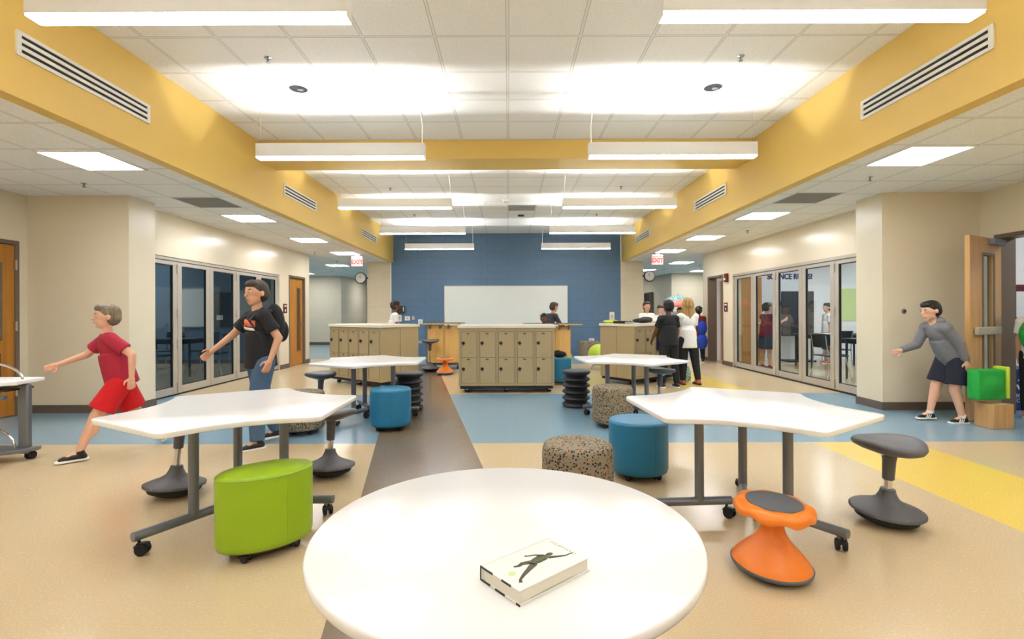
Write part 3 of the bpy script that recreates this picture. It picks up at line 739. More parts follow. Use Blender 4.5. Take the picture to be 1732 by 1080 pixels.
wobble_stool('wobble_stool', 'dark grey stool seat cut off at the bottom edge, right of the round table', (.45, .90, 0), .4, .53, .05)

# orange rocking stool -------------------------------------------------
def rocking_stool(label, loc, rz, tilt=.06):
    t = thing('rocking_stool', label, 'stool', loc, rz, 'orange rocking stools')
    R = Matrix.Rotation(tilt, 4, 'X')
    MB().lathe([(.08, .008), (.15, .016), (.178, .034), (.180, .044), (.174, .048)], 56, mtx=R).build('rubber_rim', 'pad_grey', t)
    MB().lathe([(.174, .048), (.170, .058), (.155, .078), (.12, .115), (.085, .150), (.062, .185), (.050, .215), (.045, .25), (.046, .29), (.055, .312)], 56, mtx=R).build('pedestal', 'orange_plastic', t, smooth=60)
    prof = [(.05, .302), (.12, .306), (.165, .300), (.182, .300), (.186, .312), (.182, .326), (.172, .334), (.15, .338), (.13, .339), (.125, .335)]
    n_ = 96; vs = []
    for r, z in prof:
        for k in range(n_):
            a = 2*pi*k/n_; f = (r/.186)**6
            vs.append((.95*r*cos(a)*(1+.010*cos(8*a)*f), .95*r*sin(a)*(1+.010*cos(8*a)*f), z+f*(-.012+.009*cos(8*a))))
    fs = [(i*n_+k, i*n_+(k+1) % n_, (i+1)*n_+(k+1) % n_, (i+1)*n_+k) for i in range(len(prof)-1) for k in range(n_)]
    MB().add(vs, fs+[tuple(reversed(range(n_))), tuple((len(prof)-1)*n_+k for k in range(n_))], R).build('seat', 'orange_plastic', t, smooth=60)
    MB().lathe([(.125, .335), (.123, .3405), (.10, .3415), (.01, .342)], 48, mtx=R).build('seat_pad', 'pad_grey', t)
    return t
rocking_stool('orange rocking stool with a round grey pad at the front right table', (1.255, 2.35, 0), .5, .05)
rocking_stool('small orange stool in front of the birch workbench', (-1.29, 9.95, 0), 0, .02)

def ribbed_stool(label, loc):
    t = thing('ribbed_stool', label, 'stool', loc, .3, 'black accordion stools')
    prof = [(.15, .0), (.175, .006), (.182, .03)]
    for k in range(5):
        z = .03+k*.083; prof += [(.186, z), (.178, z+.018), (.142, z+.044), (.142, z+.052), (.176, z+.072)]
    prof += [(.186, .448)]
    MB().lathe(prof, 48).build('ribbed_body', 'accordion_black', t, smooth=28)
    MB().lathe([(.186, .448), (.188, .462), (.18, .474), (.15, .482), (.05, .484)], 48).build('seat', 'accordion_black', t)
ribbed_stool('black ribbed accordion stool right of the centre lockers', (.895, 6.50, 0)); ribbed_stool('black ribbed accordion stool behind the blue ottoman on the left', (-1.29, 6.32, 0))

# locker carts ---------------------------------------------------------
def locker_cart(label, loc, rz, D=.80, open_col=None, side_seam=True):
    t = thing('locker_cart', label, 'lockers', loc, rz, 'rolling locker cabinets')
    n_, P = 5, .291; W = n_*P+.03; z0, z1 = .11, 1.005
    m = MB(); th = .02
    m.bb(0, th, 0, D, z0, z1).bb(W-th, W, 0, D, z0, z1).bb(th, W-th, D-th, D, z0, z1).bb(th, W-th, 0, D-th, z0, z0+.04).bb(th, W-th, 0, D-th, z1-.055, z1)
    for k in range(1, n_): x = .015+k*P; m.bb(x-.024, x+.024, 0, .02, z0+.04, z1-.055).bb(x-.006, x+.006, .02, D-th, z0+.04, z1-.055)
    m.bb(th, .038, 0, .02, z0+.04, z1-.055).bb(W-.038, W-th, 0, .02, z0+.04, z1-.055); m.bb(th, W-th, .018, D-th, .545, .555)
    b = m.build('cabinet', 'locker_tan', t, smooth=0)
    MB().bb(th+.001, W-th-.001, .03, .034, z0+.041, .5445).bb(th+.001, W-th-.001, .03, .034, .5555, z1-.056).build('interior', 'locker_dark', t, smooth=0) if open_col is None else None
    if side_seam:
        MB().bb(-.0015, W+.0015, D/2-.0015, D/2+.0015, z0, z1).build('seam', 'locker_dark', b, smooth=0)
        g = MB()
        for k in range(1, n_): g.bb(.015+k*P-.0015, .015+k*P+.0015, -.001, .001, z0, z1)
        g.build('seam', 'locker_dark', b, smooth=0)
    for k in range(n_):
        for r in range(2):
            x0 = .015+k*P+.026; x1 = x0+P-.052; za, zb = ((.152, .548), (.552, .948))[r]
            if za < z0: continue
            dm = MB().bb(0, x1-x0, 0, .016, 0, zb-za)
            for zz in (zb-za-.075, zb-za-.060, .065, .080): dm.box(((x1-x0)*.62, -.001, zz), (.065, .006, .006))
            isopen = (open_col == k and r == 1)
            d = dm.build('door', 'locker_tan', t, (x1 if isopen else x0, -.006 if not isopen else .0, za), (0, 0, 0), bevel=.0015)
            if isopen: d.rotation_euler = (0, 0, radians(-80))
            # shadow gap around
            if not isopen: MB().bb(-.0045, x1-x0+.0045, .0048, .0165, -.0035, zb-za+.0035).build('gap', 'locker_dark', d, smooth=0)
            MB().box(((x1-x0)*.47, -.004, zb-za-.028), (.045, .008, .010)).box(((x1-x0)*.47-.012, -.004, zb-za-.018), (.012, .008, .008)).build('latch', 'black_plastic', d, bevel=.002)
            lk = MB().frustum((.032, .001, (zb-za)*.56), (.032, -.018, (zb-za)*.56), .026, .023, 20).build('dial_lock', 'black_plastic', d)
            MB().frustum((.032, -.018, (zb-za)*.56), (.032, -.026, (zb-za)*.56), .011, .009, 12).build('dial_knob', 'chrome', lk)if False else None
            MB().box((.034, -.003, (zb-za)*.56-.033), (.010, .004, .012)).build('key_slot', 'chrome', d)
    MB().bb(-.018, W+.018, -.02, D+.02, z1, z1+.045).build('countertop', 'counter_cream', t, bevel=.004)
    MB().bb(.02, W-.02, .02, D-.02, .062, z0).build('plinth', 'black_plastic', t)
    for x, y in ((.12, .10), (W/2, .10), (W-.07, .10), (.12, D-.1), (W/2, D-.1), (W-.07, D-.1)): caster(t, x, y, .075, .03, m1='chrome', rz=.4)
    return t
locker_cart('tan rolling locker cabinet in the centre with ten doors facing the camera', (-.775, 7.60, 0), 0, .78)
locker_cart('tan rolling locker cabinet at the left, turned with its blank end to the right', (-3.25, 8.90, 0), -atan2(.9, 1.15), .80)
locker_cart('tan rolling locker cabinet at the right with one open locker, beside the two girls', (2.11, 8.24, 0), atan2(.615, .79), .74, open_col=2)
MB().ball((2.11+.79*.74-.615*.1, 8.24+.615*.74+.79*.12, .68), (.08, .07, .12)).build('jacket', 'letter_indigo')
tag(bpy.data.objects['jacket'], 'dark purple jacket inside the open locker of the right cabinet', 'jacket')

# birch workbenches ------------------------------------------------------
def workbench(label, loc, rz, W, top0, top1, D=.6):
    t = thing('workbench', label, 'workbench', loc, rz)
    MB().bb(0, W/2-.003, 0, .02, .15, .97).bb(W/2+.003, W, 0, .02, .15, .97).build('front_panel', 'wood_birch', t, bevel=.002)
    MB().bb(W, W+.025, 0, D, .15, .42).build('side_panel', 'lime_plastic', t, bevel=.002) if True else 0
    MB().bb(W, W+.02, .0, D, .43, .97).bb(-.04, 0, 0, .05, .08, .98).bb(-.04, 0, D-.05, D, .08, .98).bb(0, W, D-.03, D, .15, .9).bb(-.04, W+.02, .05, D-.05, .09, .14).build('frame', 'steel_grey', t, bevel=.003)
    MB().bb(top0, top1, -.10, D+.1, .995, 1.018).build('worktop', 'wood_birch', t, bevel=.003)
    MB().bb(top0+.01, top1-.01, -.09, D+.09, 1.018, 1.024).build('cutting_mat', 'gasket', t)
    for x in (.03, W*.35, W*.62, W-.05): MB().bb(x, x+.03, -.06, -.0, .90, .995).bb(x, x+.06, -.05, -.001, .94, .955).build('hinge_bracket', 'steel_grey', t, bevel=.002)
    for x in (.05, W-.06):
        for y in (.08, D-.08): caster(t, x, y, .1, .035)
workbench('birch workbench between the left and centre lockers', (-1.78, 10.78, 0), -.03, .72, -.12, .75)
workbench('birch workbench partly hidden behind the right end of the centre lockers', (.62, 9.75, 0), .05, .62, -.3, .84)
t = thing('shoulder_bag', 'slumped black bag lying on the blue ottoman behind the centre lockers', 'bag', (.89, 8.55, .474))
MB().ball((0, 0, .045), (.12, .09, .055)).ball((-.03, 0, .07), (.07, .06, .045)).build('bag_body', 'cloth_black', t); MB().tube([(.05, -.05, .05), (.1, -.08, .03), (.12, -.02, .012)], .008).build('strap', 'cloth_black', t)
# papers and bags on the right cabinet
cx, cy = 2.11, 8.24; ux, uy = .79, .615; vx, vy = -.615, .79
def oncab(a, b): return (cx+ux*a+vx*b, cy+uy*a+vy*b, 1.0515)
t = thing('ring_binder', 'black ring binder at the left end of the right cabinet top', 'binder', oncab(.13, .30), radians(38)); MB().box((0, 0, .004), (.30, .25, .006)).box((0, 0, .034), (.30, .25, .005), (0, .06, 0)).box((-.15, 0, .02), (.005, .25, .04)).build('cover', 'black_plastic', t, bevel=.002); MB().box((.01, 0, .016), (.26, .22, .018)).build('paper', 'page_edge', t)
t = thing('pencil_case', 'pale lime pencil case lying behind the black binder', 'pencil case', oncab(.16, .62), radians(10)); MB().ball((0, 0, .03), (.16, .06, .03)).build('case', 'lime_plastic', t); MB().tube([(-.13, -.03, .045), (0, -.04, .056), (.13, -.03, .045)], .003).build('zip', 'black_plastic', t)
t = thing('backpack', 'flat black bag on the right cabinet top in front of the boys', 'bag', oncab(.64, .3), radians(38)); MB().ball((0, 0, .045), (.22, .15, .045)).ball((.12, .02, .07), (.12, .12, .04)).build('bag_body', 'cloth_black', t); MB().tube([(-.2, -.1, .05), (-.27, -.12, .03), (-.3, 0, .015), (-.22, .1, .03)], .011).build('strap', 'cloth_black', t)
t = thing('paper_stack', 'loose stack of white papers on the right cabinet top, nearest the girls', 'papers', oncab(1.0, .30), radians(30)); 
for k in range(3): MB().box((.01*k, .008*k, .003+.006*k), (.28, .215, .0055), (0, 0, .12*k)).build('sheet', ('book_white', 'cloth_pink', 'book_white')[k], t)

# lime ball chair
t = thing('ball_chair', 'lime green ball chair with chrome feet by the blue wall', 'chair', (1.98, 10.72, 0))
MB().ball((0, 0, .32), (.24, .24, .235), 40, 24).build('ball_seat', 'lime_plastic', t, smooth=80)
f = MB()
for a in (.5, 2.1, 3.7, 5.2): f.tube([(.07*cos(a), .07*sin(a), .12), (.16*cos(a), .16*sin(a), .09), (.22*cos(a), .22*sin(a), .05), (.24*cos(a), .24*sin(a), .012)], .012)
f.build('leg_frame', 'chrome', t)

# trolley desk at the left edge
t = thing('trolley_desk', 'white-topped computer trolley with curved chrome rails at the left edge', 'trolley', (0, 0, 0))
def tz(m_, *a): return m_
MB().prism([(-4.14, 4.37), (-4.08, 4.06), (-4.55, 3.62), (-5.1, 3.62), (-5.1, 4.37)][::-1], .655, .685, .004).build('desktop', 'white_laminate', t)
MB().bb(-5.0, -4.15, 4.02, 4.06, .54, .575).build('rail', 'steel_grey', t, bevel=.004)
MB().bb(-4.95, -4.17, 4.06, 4.30, .60, .615).build('keyboard_tray', 'black_plastic', t)
for x in (-4.15, -4.98): MB().box((x, 4.2, .35), (.09, .05, .60)).build('leg', 'steel_grey', t, bevel=.015)
MB().prism([(-4.05, 4.22), (-4.09, 4.12), (-4.5, 3.85), (-5.05, 3.85), (-5.05, 4.26), (-4.07, 4.26)][::-1], .075, .105, .004).build('shelf', 'steel_grey', t)
MB().tube([(-4.17, 4.2, .685)]+[(-4.17-.36*(1-cos(a)), 4.2, .685+.15*sin(a)) for a in [k*pi/2/8 for k in range(9)]]+[(-4.95, 4.2, .85)], .010).build('top_rail', 'chrome', t)
MB().tube([(-4.22, 4.18, .105)]+[(-4.22-.34*(1-cos(a)), 4.18, .105+.20*sin(a)) for a in [k*pi/2/8 for k in range(9)]]+[(-4.95, 4.18, .32)], .010).build('lower_rail', 'chrome', t)
for x, y in ((-4.12, 4.20), (-4.98, 4.20), (-4.98, 3.9), (-4.5, 3.93)): caster(t, x, y, .08, .034)

# ------------------------------------------------------------------ things on the walls
t = thing('whiteboard', 'large blank whiteboard on the blue wall', 'whiteboard', (-.07, 14.25, 1.43))
MB().box((0, -.012, 0), (3.56, .02, 1.18)).build('panel', 'whiteboard', t); 
m = MB()
for z in (-.6, .6): m.box((0, -.015, z), (3.60, .03, .02))
for x in (-1.79, 1.79): m.box((x, -.015, 0), (.02, .03, 1.18))
m.box((0, -.05, -.6), (3.4, .06, .015)); m.build('frame', 'frame_alu', t, bevel=.003)
def plate(name, label, loc, w_, h_, mt='white_trim', d=.012, cat='wall plate', face=0, detail='frame_alu'):
    t = thing(name, label, cat, loc, face)
    MB().box((0, -d/2, 0), (w_, d, h_)).build('plate', mt, t, bevel=.002); MB().box((0, -d-.002, 0), (w_*.35, .004, h_*.4)).build('insert', detail, t)
    return t
def wx(px, Y=14.25): return (px-860)*Y/828
def wz(py, Y=14.25, px=860): return 1.24+(529-py-.0035*(px-860))*Y/828
plate('wall_socket', 'pair of white sockets on the blue wall left of the whiteboard', (wx(689), 14.25, wz(537.5)), .15, .12)
plate('wall_socket', 'small grey switch on the blue wall beside the white sockets', (wx(699), 14.25, wz(537)), .07, .11, 'frame_alu')
plate('notice', 'small blank white plate on the blue wall above the birch workbench', (wx(711), 14.25, wz(543)), .13, .13)
plate('wall_socket', 'socket low on the blue wall left of the birch workbench', (wx(710), 14.25, wz(577.5)), .11, .08, 'frame_alu')
plate('wall_socket', 'beige wall control low on the left edge of the blue wall', (wx(676), 14.25, wz(537)), .12, .2, 'counter_cream')
plate('light_switch', 'beige switch panel on the blue wall near the right pier', (wx(1035), 14.25, wz(535.5)), .14, .26, 'counter_cream')
plate('wall_socket', 'white socket low on the blue wall behind the lime ball chair', (wx(1000.5), 14.25, wz(575)), .15, .09)
t = thing('wall_monitor', 'small black monitor on a wall arm at the left end of the blue wall', 'monitor', (wx(678), 14.25, wz(522)))
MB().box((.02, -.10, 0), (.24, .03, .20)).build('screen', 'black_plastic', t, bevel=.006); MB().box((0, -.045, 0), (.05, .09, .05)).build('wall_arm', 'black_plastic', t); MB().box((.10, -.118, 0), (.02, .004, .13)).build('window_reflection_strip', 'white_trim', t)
def plaque(loc, face, label):
    t = thing('room_sign', label, 'sign', loc, face, 'maroon room signs')
    MB().box((0, -.006, 0), (.17, .012, .21)).build('plate', 'maroon', t, bevel=.002); MB().box((0, -.013, .055), (.11, .002, .03)).box((0, -.013, -.045), (.05, .002, .05)).build('number_patch', 'white_trim', t)
plaque((WL, 11.10, 1.36), pi/2, 'small maroon room sign by the left classroom door'); plaque((WR, 11.47, 1.36), -pi/2, 'small maroon room sign by the right classroom door')
t = thing('fire_alarm', 'red fire alarm high on the right wall beside the classroom door', 'fire alarm', (WR, 11.40, 2.04), -pi/2)
MB().box((0, -.03, 0), (.13, .06, .20)).build('housing', 'dark_red', t, bevel=.008); MB().box((0, -.065, -.03), (.06, .03, .05)).build('strobe', 'white_trim', t, bevel=.008)
for loc, f, lab in (((-4.93, 6.18, 1.245), 0, 'small round wall sensor on the left cream column'), ((4.99, 6.18, 1.245), 0, 'small round wall sensor on the right cream wall behind the boy')):
    t = thing('wall_sensor', lab, 'wall sensor', loc, f)
    rx = Matrix.Rotation(pi/2, 4, 'X'); MB().lathe([(.030, 0), (.030, .008), (.024, .014)], 24, mtx=rx).build('ring', 'steel_grey', t); MB().lathe([(.018, .014), (.012, .02)], 16, mtx=rx).build('lens', 'maroon', t)

# recycling bin behind the open door
t = thing('recycling_bin', 'navy recycling bin inside the side room doorway', 'recycling bin', (6.43, 6.27, 0))
m = MB(); 
def ring(wd, dp, z): return [(-wd, -dp, z), (wd, -dp, z), (wd, dp, z), (-wd, dp, z)]
vs = ring(.21, .15, 0)+ring(.24, .18, .50); m.add(vs, [(3, 2, 1, 0), (4, 5, 6, 7), (0, 1, 5, 4), (1, 2, 6, 5), (2, 3, 7, 6), (3, 0, 4, 7)]); m.build('bin_body', 'bin_navy', t, bevel=.015)
MB().box((0, 0, .505), (.52, .40, .035)).build('rim', 'bin_navy', t, bevel=.008)
tl = -atan2(.03, .5)
text('RECYCLE\nRECICLAR', .062, .001, 'lettering', 'white_trim', t, (-.02, -.163, .155), (pi/2-.06+.12, 0, 0))
m = MB()
for k in range(3):
    a = pi/2+k*2*pi/3; c = Vector((cos(a), sin(a))); q = Vector((-c.y, c.x))
    P = [c*.085-q*.015, c*.085+q*.015]
    A = c*.07-q*.035; B_ = c*.07+q*.035; C_ = B_+(-c*.5+q*.866)*.03
    for a0, b0 in ((A, A+(B_-A)*.9), ):
        d_ = b0-a0; mid = (a0+b0)/2; m.box((mid.x, 0, mid.y), (d_.length, .003, .022), (0, -atan2(d_.y, d_.x), 0))
    e_ = c*.055+q*.055; m.add([(e_.x+q.x*.02-c.x*.005, 0, e_.y+q.y*.02-c.y*.005), (e_.x-c.x*.03-q.x*.02, 0, e_.y-c.y*.03-q.y*.02), (e_.x+c.x*.03-q.x*.02, 0, e_.y+c.y*.03-q.y*.02)], [(0, 1, 2)])
m.build('recycling_symbol', 'white_trim', t, (-.02, -.173, .33), (.06, 0, 0), smooth=0)
t = thing('framed_notice', 'maroon framed notice on the white wall above the recycling bin', 'notice', (6.80, 6.47, 1.36))
MB().box((0, -.01, 0), (.28, .02, .46)).build('frame', 'maroon', t, bevel=.003); MB().box((.0, -.0215, -.03), (.22, .003, .34)).build('sheet', 'poster_white', t); text('NOTICE', .03, .001, 'heading', 'white_trim', t, (0, -.021, .185), (pi/2, 0, 0)) if False else None

# ------------------------------------------------------------------ classrooms behind the glass
Y_R = 12.72
cx0, cx1 = (1298-860)*Y_R/828, (1374-860)*Y_R/828
wt = text('SCIENCE RULES!', .19, .004, 'wall_lettering', 'letter_indigo', None, ((cx0+cx1)/2, Y_R-.006, 2.155), (pi/2, 0, 0), bold=.006)
wt.scale = ((cx1-cx0)/wt.dimensions.x if wt.dimensions.x else 1, 1, 1); tag(wt, 'dark indigo letters spelling SCIENCE RULES! high on the bright classroom wall', 'wall lettering')
t = thing('display_board', 'tall dark display board standing in the bright classroom', 'display board', (7.26, 12.3, 0))
MB().box((0, 0, 1.2), (.80, .06, 1.12)).build('screen', 'table_black', t, bevel=.01); MB().box((-.45, -.04, 1.45), (.03, .03, .14)).build('handle', 'black_plastic', t)
MB().box((0, 0, .33), (.06, .06, .64)).box((0, 0, .02), (.7, .4, .04)).build('stand', 'black_plastic', t)
t = thing('poster', 'pale lime poster on the bright classroom wall at the right', 'poster', (8.72, 12.72, 1.42)); MB().box((0, -.006, 0), (.62, .01, .84)).build('sheet', 'poster_lime', t); MB().box((0, -.012, .43), (.6, .02, .02)).build('rail', 'white_trim', t)
t = thing('wood_door', 'brown wooden door in the back corner of the bright classroom', 'door', (5.95, 12.70, 0)); MB().box((0, 0, 1.03), (.84, .04, 2.05)).build('door_leaf', 'wood_honey', t); MB().box((-.12, -.03, 1.0), (.1, .02, .02)).build('door_handle', 'chrome', t); MB().box((-.2, -.024, 1.25), (.18, .008, .9)).build('window_pane', 'poster_white', t)
for i, (x, y, w_, h_, z, lab) in enumerate([(-7.95, 12.28, 1.0, .95, 1.40, 'grey projection board seen through the second glass panel of the dim classroom'), (-9.6, 12.28, 1.2, .95, 1.40, 'blank board at the far left of the dim classroom'), (-6.35, 12.28, 1.0, .75, 1.45, 'whiteboard seen behind the walking man in the dim classroom')]):
    t = thing('classroom_board', lab, 'board', (x, y, z)); MB().box((0, -.012, 0), (w_, .02, h_)).build('panel', 'poster_white', t)
    m = MB().box((0, -.02, h_/2), (w_, .03, .02)).box((0, -.03, -h_/2), (w_, .05, .02)); m.build('frame', 'frame_alu', t)
t = thing('wall_screen', 'black television on the slate wall of the dim classroom', 'television', (-7.15, 12.28, 1.35)); MB().box((0, -.04, 0), (.5, .06, .85)).build('screen', 'black_plastic', t, bevel=.008); MB().box((-.05, -.073, -.2), (.16, .004, .12)).build('note', 'poster_white', t)

def class_table(label, loc, rz, W=1.5, D=.75, m_='table_black', g=None):
    t = thing('classroom_table', label, 'table', loc, rz, g)
    MB().box((0, 0, .735), (W, D, .03)).build('tabletop', m_, t, bevel=.006)
    for sx in (-1, 1):
        for sy in (-1, 1): MB().frustum((sx*(W/2-.08), sy*(D/2-.08), 0), (sx*(W/2-.08), sy*(D/2-.08), .72), .02, .022, 12).build('leg', 'table_black', t)
    MB().box((0, 0, .68), (W-.2, D-.2, .06)).build('apron', 'table_black', t); return t
def class_chair():
    t = thing('classroom_chair', 'x', 'chair')
    n_ = 8; vs = []; 
    m = MB().box((0, 0, .45), (.40, .40, .02)).box((0, -.19, .462), (.36, .04, .02), (.5, 0, 0)); m.build('seat', 'black_plastic', t, bevel=.009)
    MB().box((0, .215, .72), (.38, .02, .26), (-.18, 0, 0)).build('backrest', 'black_plastic', t, bevel=.009)
    for sx in (-1, 1):
        MB().tube([(sx*.17, -.15, .44), (sx*.19, -.2, .2), (sx*.2, -.24, .01)], .011).build('leg', 'chrome', t)
        MB().tube([(sx*.17, .24, .82), (sx*.17, .19, .46), (sx*.19, .2, .2), (sx*.2, .25, .01)], .011).build('leg', 'chrome', t)
    return t
G1, G2 = 'tables in the dim classroom', 'tables in the bright classroom'
class_table('black table in the dim classroom, nearest the glass wall', (-7.0, 9.9, 0), .1, g=G1); class_table('black table at the back of the dim classroom', (-8.9, 10.9, 0), .0, g=G1)
class_table('black table in the bright classroom, nearest the dark board', (7.3, 11.0, 0), 0, g=G2); class_table('black table in the bright classroom near the last glass panel', (7.0, 8.9, 0), .1, g=G2); class_table('black table with supplies at the middle of the bright classroom', (9.1, 11.3, 0), 0, g=G2)
c0 = class_chair()
cs = [(-5.95, 9.9, -1.5, 'dim classroom, right end of the near table'), (-7.3, 10.55, .1, 'dim classroom, behind the near table'), (-6.6, 9.15, 3.1, 'dim classroom, in front of the near table'), (-7.6, 9.2, 3.3, 'dim classroom, left front of the near table'), (-6.6, 10.6, -.2, 'dim classroom, right behind the near table'),
      (6.9, 10.3, 3.1, 'bright classroom, before the dark board'), (7.7, 10.3, 3.0, 'bright classroom, middle of the front row'), (6.7, 8.2, 3.2, 'bright classroom, nearest the last glass panel'), (7.3, 9.6, 0, 'bright classroom, behind the near table'), (5.85, 8.9, 1.7, 'bright classroom, beside the glass wall')]
for i, (x, y, r, w_) in enumerate(cs):
    o = c0 if i == 0 else copy_tree(c0); o.location = (x, y, 0); o.rotation_euler = (0, 0, r); o['label'] = 'black chair with chrome legs in the ' + w_; o['group'] = 'classroom chairs'
for i, (x, y, mt, lab) in enumerate([(7.1, 10.9, 'poster_white', 'white paper sheets on the table before the dark board'), (8.8, 11.2, 'poster_white', 'papers spread on the middle table of the bright classroom')]):
    t = thing('paper_sheets', lab, 'papers', (x, y, .751)); MB().box((0, 0, .003), (.3, .22, .004), (0, 0, .3)).box((.2, .05, .0065), (.3, .22, .003), (0, 0, -.2)).build('sheet', mt, t)
t = thing('supply_caddy', 'cream tub of supplies on the middle table of the bright classroom', 'tub', (8.6, 11.4, .751)); MB().lathe([(.08, 0), (.1, .15), (.095, .15), (.075, .01)], 24).build('tub', 'counter_cream', t); 
m = MB()
for k in range(7): m.frustum((.03*cos(k), .03*sin(k), .02), (.06*cos(k), .06*sin(k), .24), .006, .006, 6)
m.build('pens', 'table_black', t)

# ------------------------------------------------------------------ people
def remesh(mb, name, m, parent, vox=.009, sm=3, disp=0.):
    me = bpy.data.meshes.new(name); me.from_pydata(mb.v, [], mb.f); me.update()
    bm = bmesh.new(); bm.from_mesh(me); bmesh.ops.recalc_face_normals(bm, faces=bm.faces); bm.to_mesh(me); bm.free()
    o = bpy.data.objects.new(name, me); C.objects.link(o)
    r = o.modifiers.new('r', 'REMESH'); r.mode = 'VOXEL'; r.voxel_size = vox; r.use_smooth_shade = True
    if sm: s_ = o.modifiers.new('s', 'SMOOTH'); s_.factor = .5; s_.iterations = sm
    bpy.context.view_layer.update()
    me2 = bpy.data.meshes.new_from_object(o.evaluated_get(bpy.context.evaluated_depsgraph_get()))
    o.modifiers.clear(); o.data = me2; bpy.data.meshes.remove(me); me2.materials.clear(); me2.materials.append(MATS[m])
    me2.polygons.foreach_set('use_smooth', [True]*len(me2.polygons)); o.parent = parent
    return o
def rot(v, ax, a): return Matrix.Rotation(a, 3, ax) @ v
def human(label, loc, rz, H, skin='skin_fair', hair='hair_brown', hair_style='short', lean=0, legs=((0, 0, 3), (0, 0, 3)), arms=((0, 10, 8), (0, 10, 8)),
          top='cloth_white', sleeve='short', bottom='cloth_black', leg='long', shoe='black_plastic', sole='white_trim', head=(0, 0), kid=True, vox=.009, sock=None, back=None, twist=0, group=None, stripes=False, hem=0.):
    t = thing('person', label, 'person', loc, rz, group)
    D = radians; lean = D(lean)
    RL = Matrix.Rotation(-lean, 3, 'X'); u = RL @ Vector((0, 0, 1)); fw = RL @ Vector((0, 1, 0))
    RT = RL @ Matrix.Rotation(D(twist), 3, 'Z')
    P = Vector((0, 0, 0)); J = {}
    def dirv(sw, ab, side): return Vector((side*sin(D(ab)), sin(D(sw))*cos(D(ab)), -cos(D(sw))*cos(D(ab))))
    soles = []
    for i, side in enumerate((-1, 1)):
        hp, kn, ab = legs[i]
        a = P+Vector((side*.052*H, 0, -.03*H)); k = a+dirv(hp, ab, side)*.235*H; n_ = k+dirv(hp-kn, ab*.6, side)*.225*H
        pitch = max(0., kn-hp-12) if kn > 35 or hp < -12 else 0.   # toe-off
        pitch = D(min(pitch, 55)); J[side] = (a, k, n_, pitch)
        soles.append(n_.z-.045*H-(.10*H*sin(pitch)))
    off = Vector((0, 0, -min(soles)))
    P = P+off
    for s_ in J: a, k, n_, p_ = J[s_]; J[s_] = (a+off, k+off, n_+off, p_)
    neck = P+u*.30*H; chest = P+u*.215*H; waist = P+u*.10*H
    hs = 1.0 if not kid else 1.10
    uh = Matrix.Rotation(-lean*.55+D(head[1]), 3, 'X') @ Vector((0, 0, 1))
    hc = neck+uh*.095*H*hs
    RH = (Matrix.Rotation(D(head[0]), 3, 'Z') @ Matrix.Rotation(-lean*.55+D(head[1]), 3, 'X'))
    r4 = lambda R_: R_.to_4x4()
    b = MB(); T4 = r4(RT)
    b.ball(P, (.082*H, .062*H, .07*H), mtx=r4(RL)); b.ball(waist, (.068*H, .050*H, .08*H), mtx=T4); b.ball(chest, (.083*H, .056*H, .085*H), mtx=T4)
    b.frustum(neck-u*.02*H, hc-uh*.03*H, .030*H, .028*H, 16, True)
    sh = {s_: neck-u*.035*H+RT @ Vector((s_*(.092 if kid else .105)*H, 0, 0)) for s_ in (-1, 1)}
    b.frustum(sh[-1], sh[1], .036*H, .036*H, 16, True)
    skull = (.050*H*hs, .060*H*hs, .064*H*hs); h4 = r4(RH)
    def hp_(x, y, z): return hc+RH @ Vector((x*H*hs, y*H*hs, z*H*hs))
    b.ball(hp_(0, -.002, .014), (skull[0], skull[1], skull[2]*.86), 28, 20, h4)
    b.ball(hp_(0, .012, -.022), (.037*H*hs, .043*H*hs, .044*H*hs), 24, 16, h4)
    b.ball(hp_(0, .033, -.052), (.017*H*hs, .016*H*hs, .012*H*hs), 12, 8, h4)
    b.frustum(hp_(0, .053, .010), hp_(0, .064, -.010), .0055*H, .0095*H, 10, True)
    b.ball(hp_(0, .0525, -.029), (.016*H, .008*H, .005*H), 12, 8, h4)
    for s_ in (-1, 1): b.ball(hp_(s_*.051, -.003, 0), (.006*H, .012*H, .018*H), 12, 8, h4)
    # arms and hands
    W = {}
    for i, s_ in enumerate((-1, 1)):
        sw, el, ab = arms[i]
        e = sh[s_]+dirv(sw, ab, s_)*.155*H; d = dirv(sw+el, ab*.25, s_); w_ = e+d*.135*H; W[s_] = (e, w_, d)
        b.frustum(sh[s_], e, .029*H, .023*H, 16, True).frustum(e, w_, .0235*H, .0155*H, 16, True)
        side = Vector((s_, 0, 0)); f = d.cross(side).normalized()*s_
        if f.y < 0 and abs(d.z) > .5: f = -f
        nrm = d.cross(f).normalized()     # palm normal
        if nrm.x*s_ > 0: nrm = -nrm
        c = w_+d*.026*H
        b.frustum(w_, w_+d*.02*H, .014*H, .014*H, 12, True)
        for q in (-1.0, -.33, .33, 1.0): b.frustum(w_+d*.012*H+f*q*.008*H, w_+d*.046*H+f*q*.0135*H, .0085*H, .0078*H, 10, True)
        ln = (.030, .037, .039, .034)
        for j, q in enumerate((-1.0, -.33, .33, 1.0)):
            p = w_+d*.05*H+f*q*.0155*H; d1 = (d+nrm*.25+f*q*.10).normalized(); d2 = (d+nrm*.9).normalized(); L = ln[j]*H
            b.frustum(p, p+d1*L*.55, .0062*H, .0057*H, 8, True).frustum(p+d1*L*.55, p+d1*L*.55+d2*L*.45, .0056*H, .0048*H, 8, True)
        p = w_+d*.018*H+f*.013*H; d1 = (d*.6+f*.75+nrm*.35).normalized()
        b.frustum(p, p+d1*.026*H, .0078*H, .0066*H, 8, True).frustum(p+d1*.026*H, p+d1*.026*H+(d+f*.2+nrm*.3).normalized()*.02*H, .0064*H, .0055*H, 8, True)
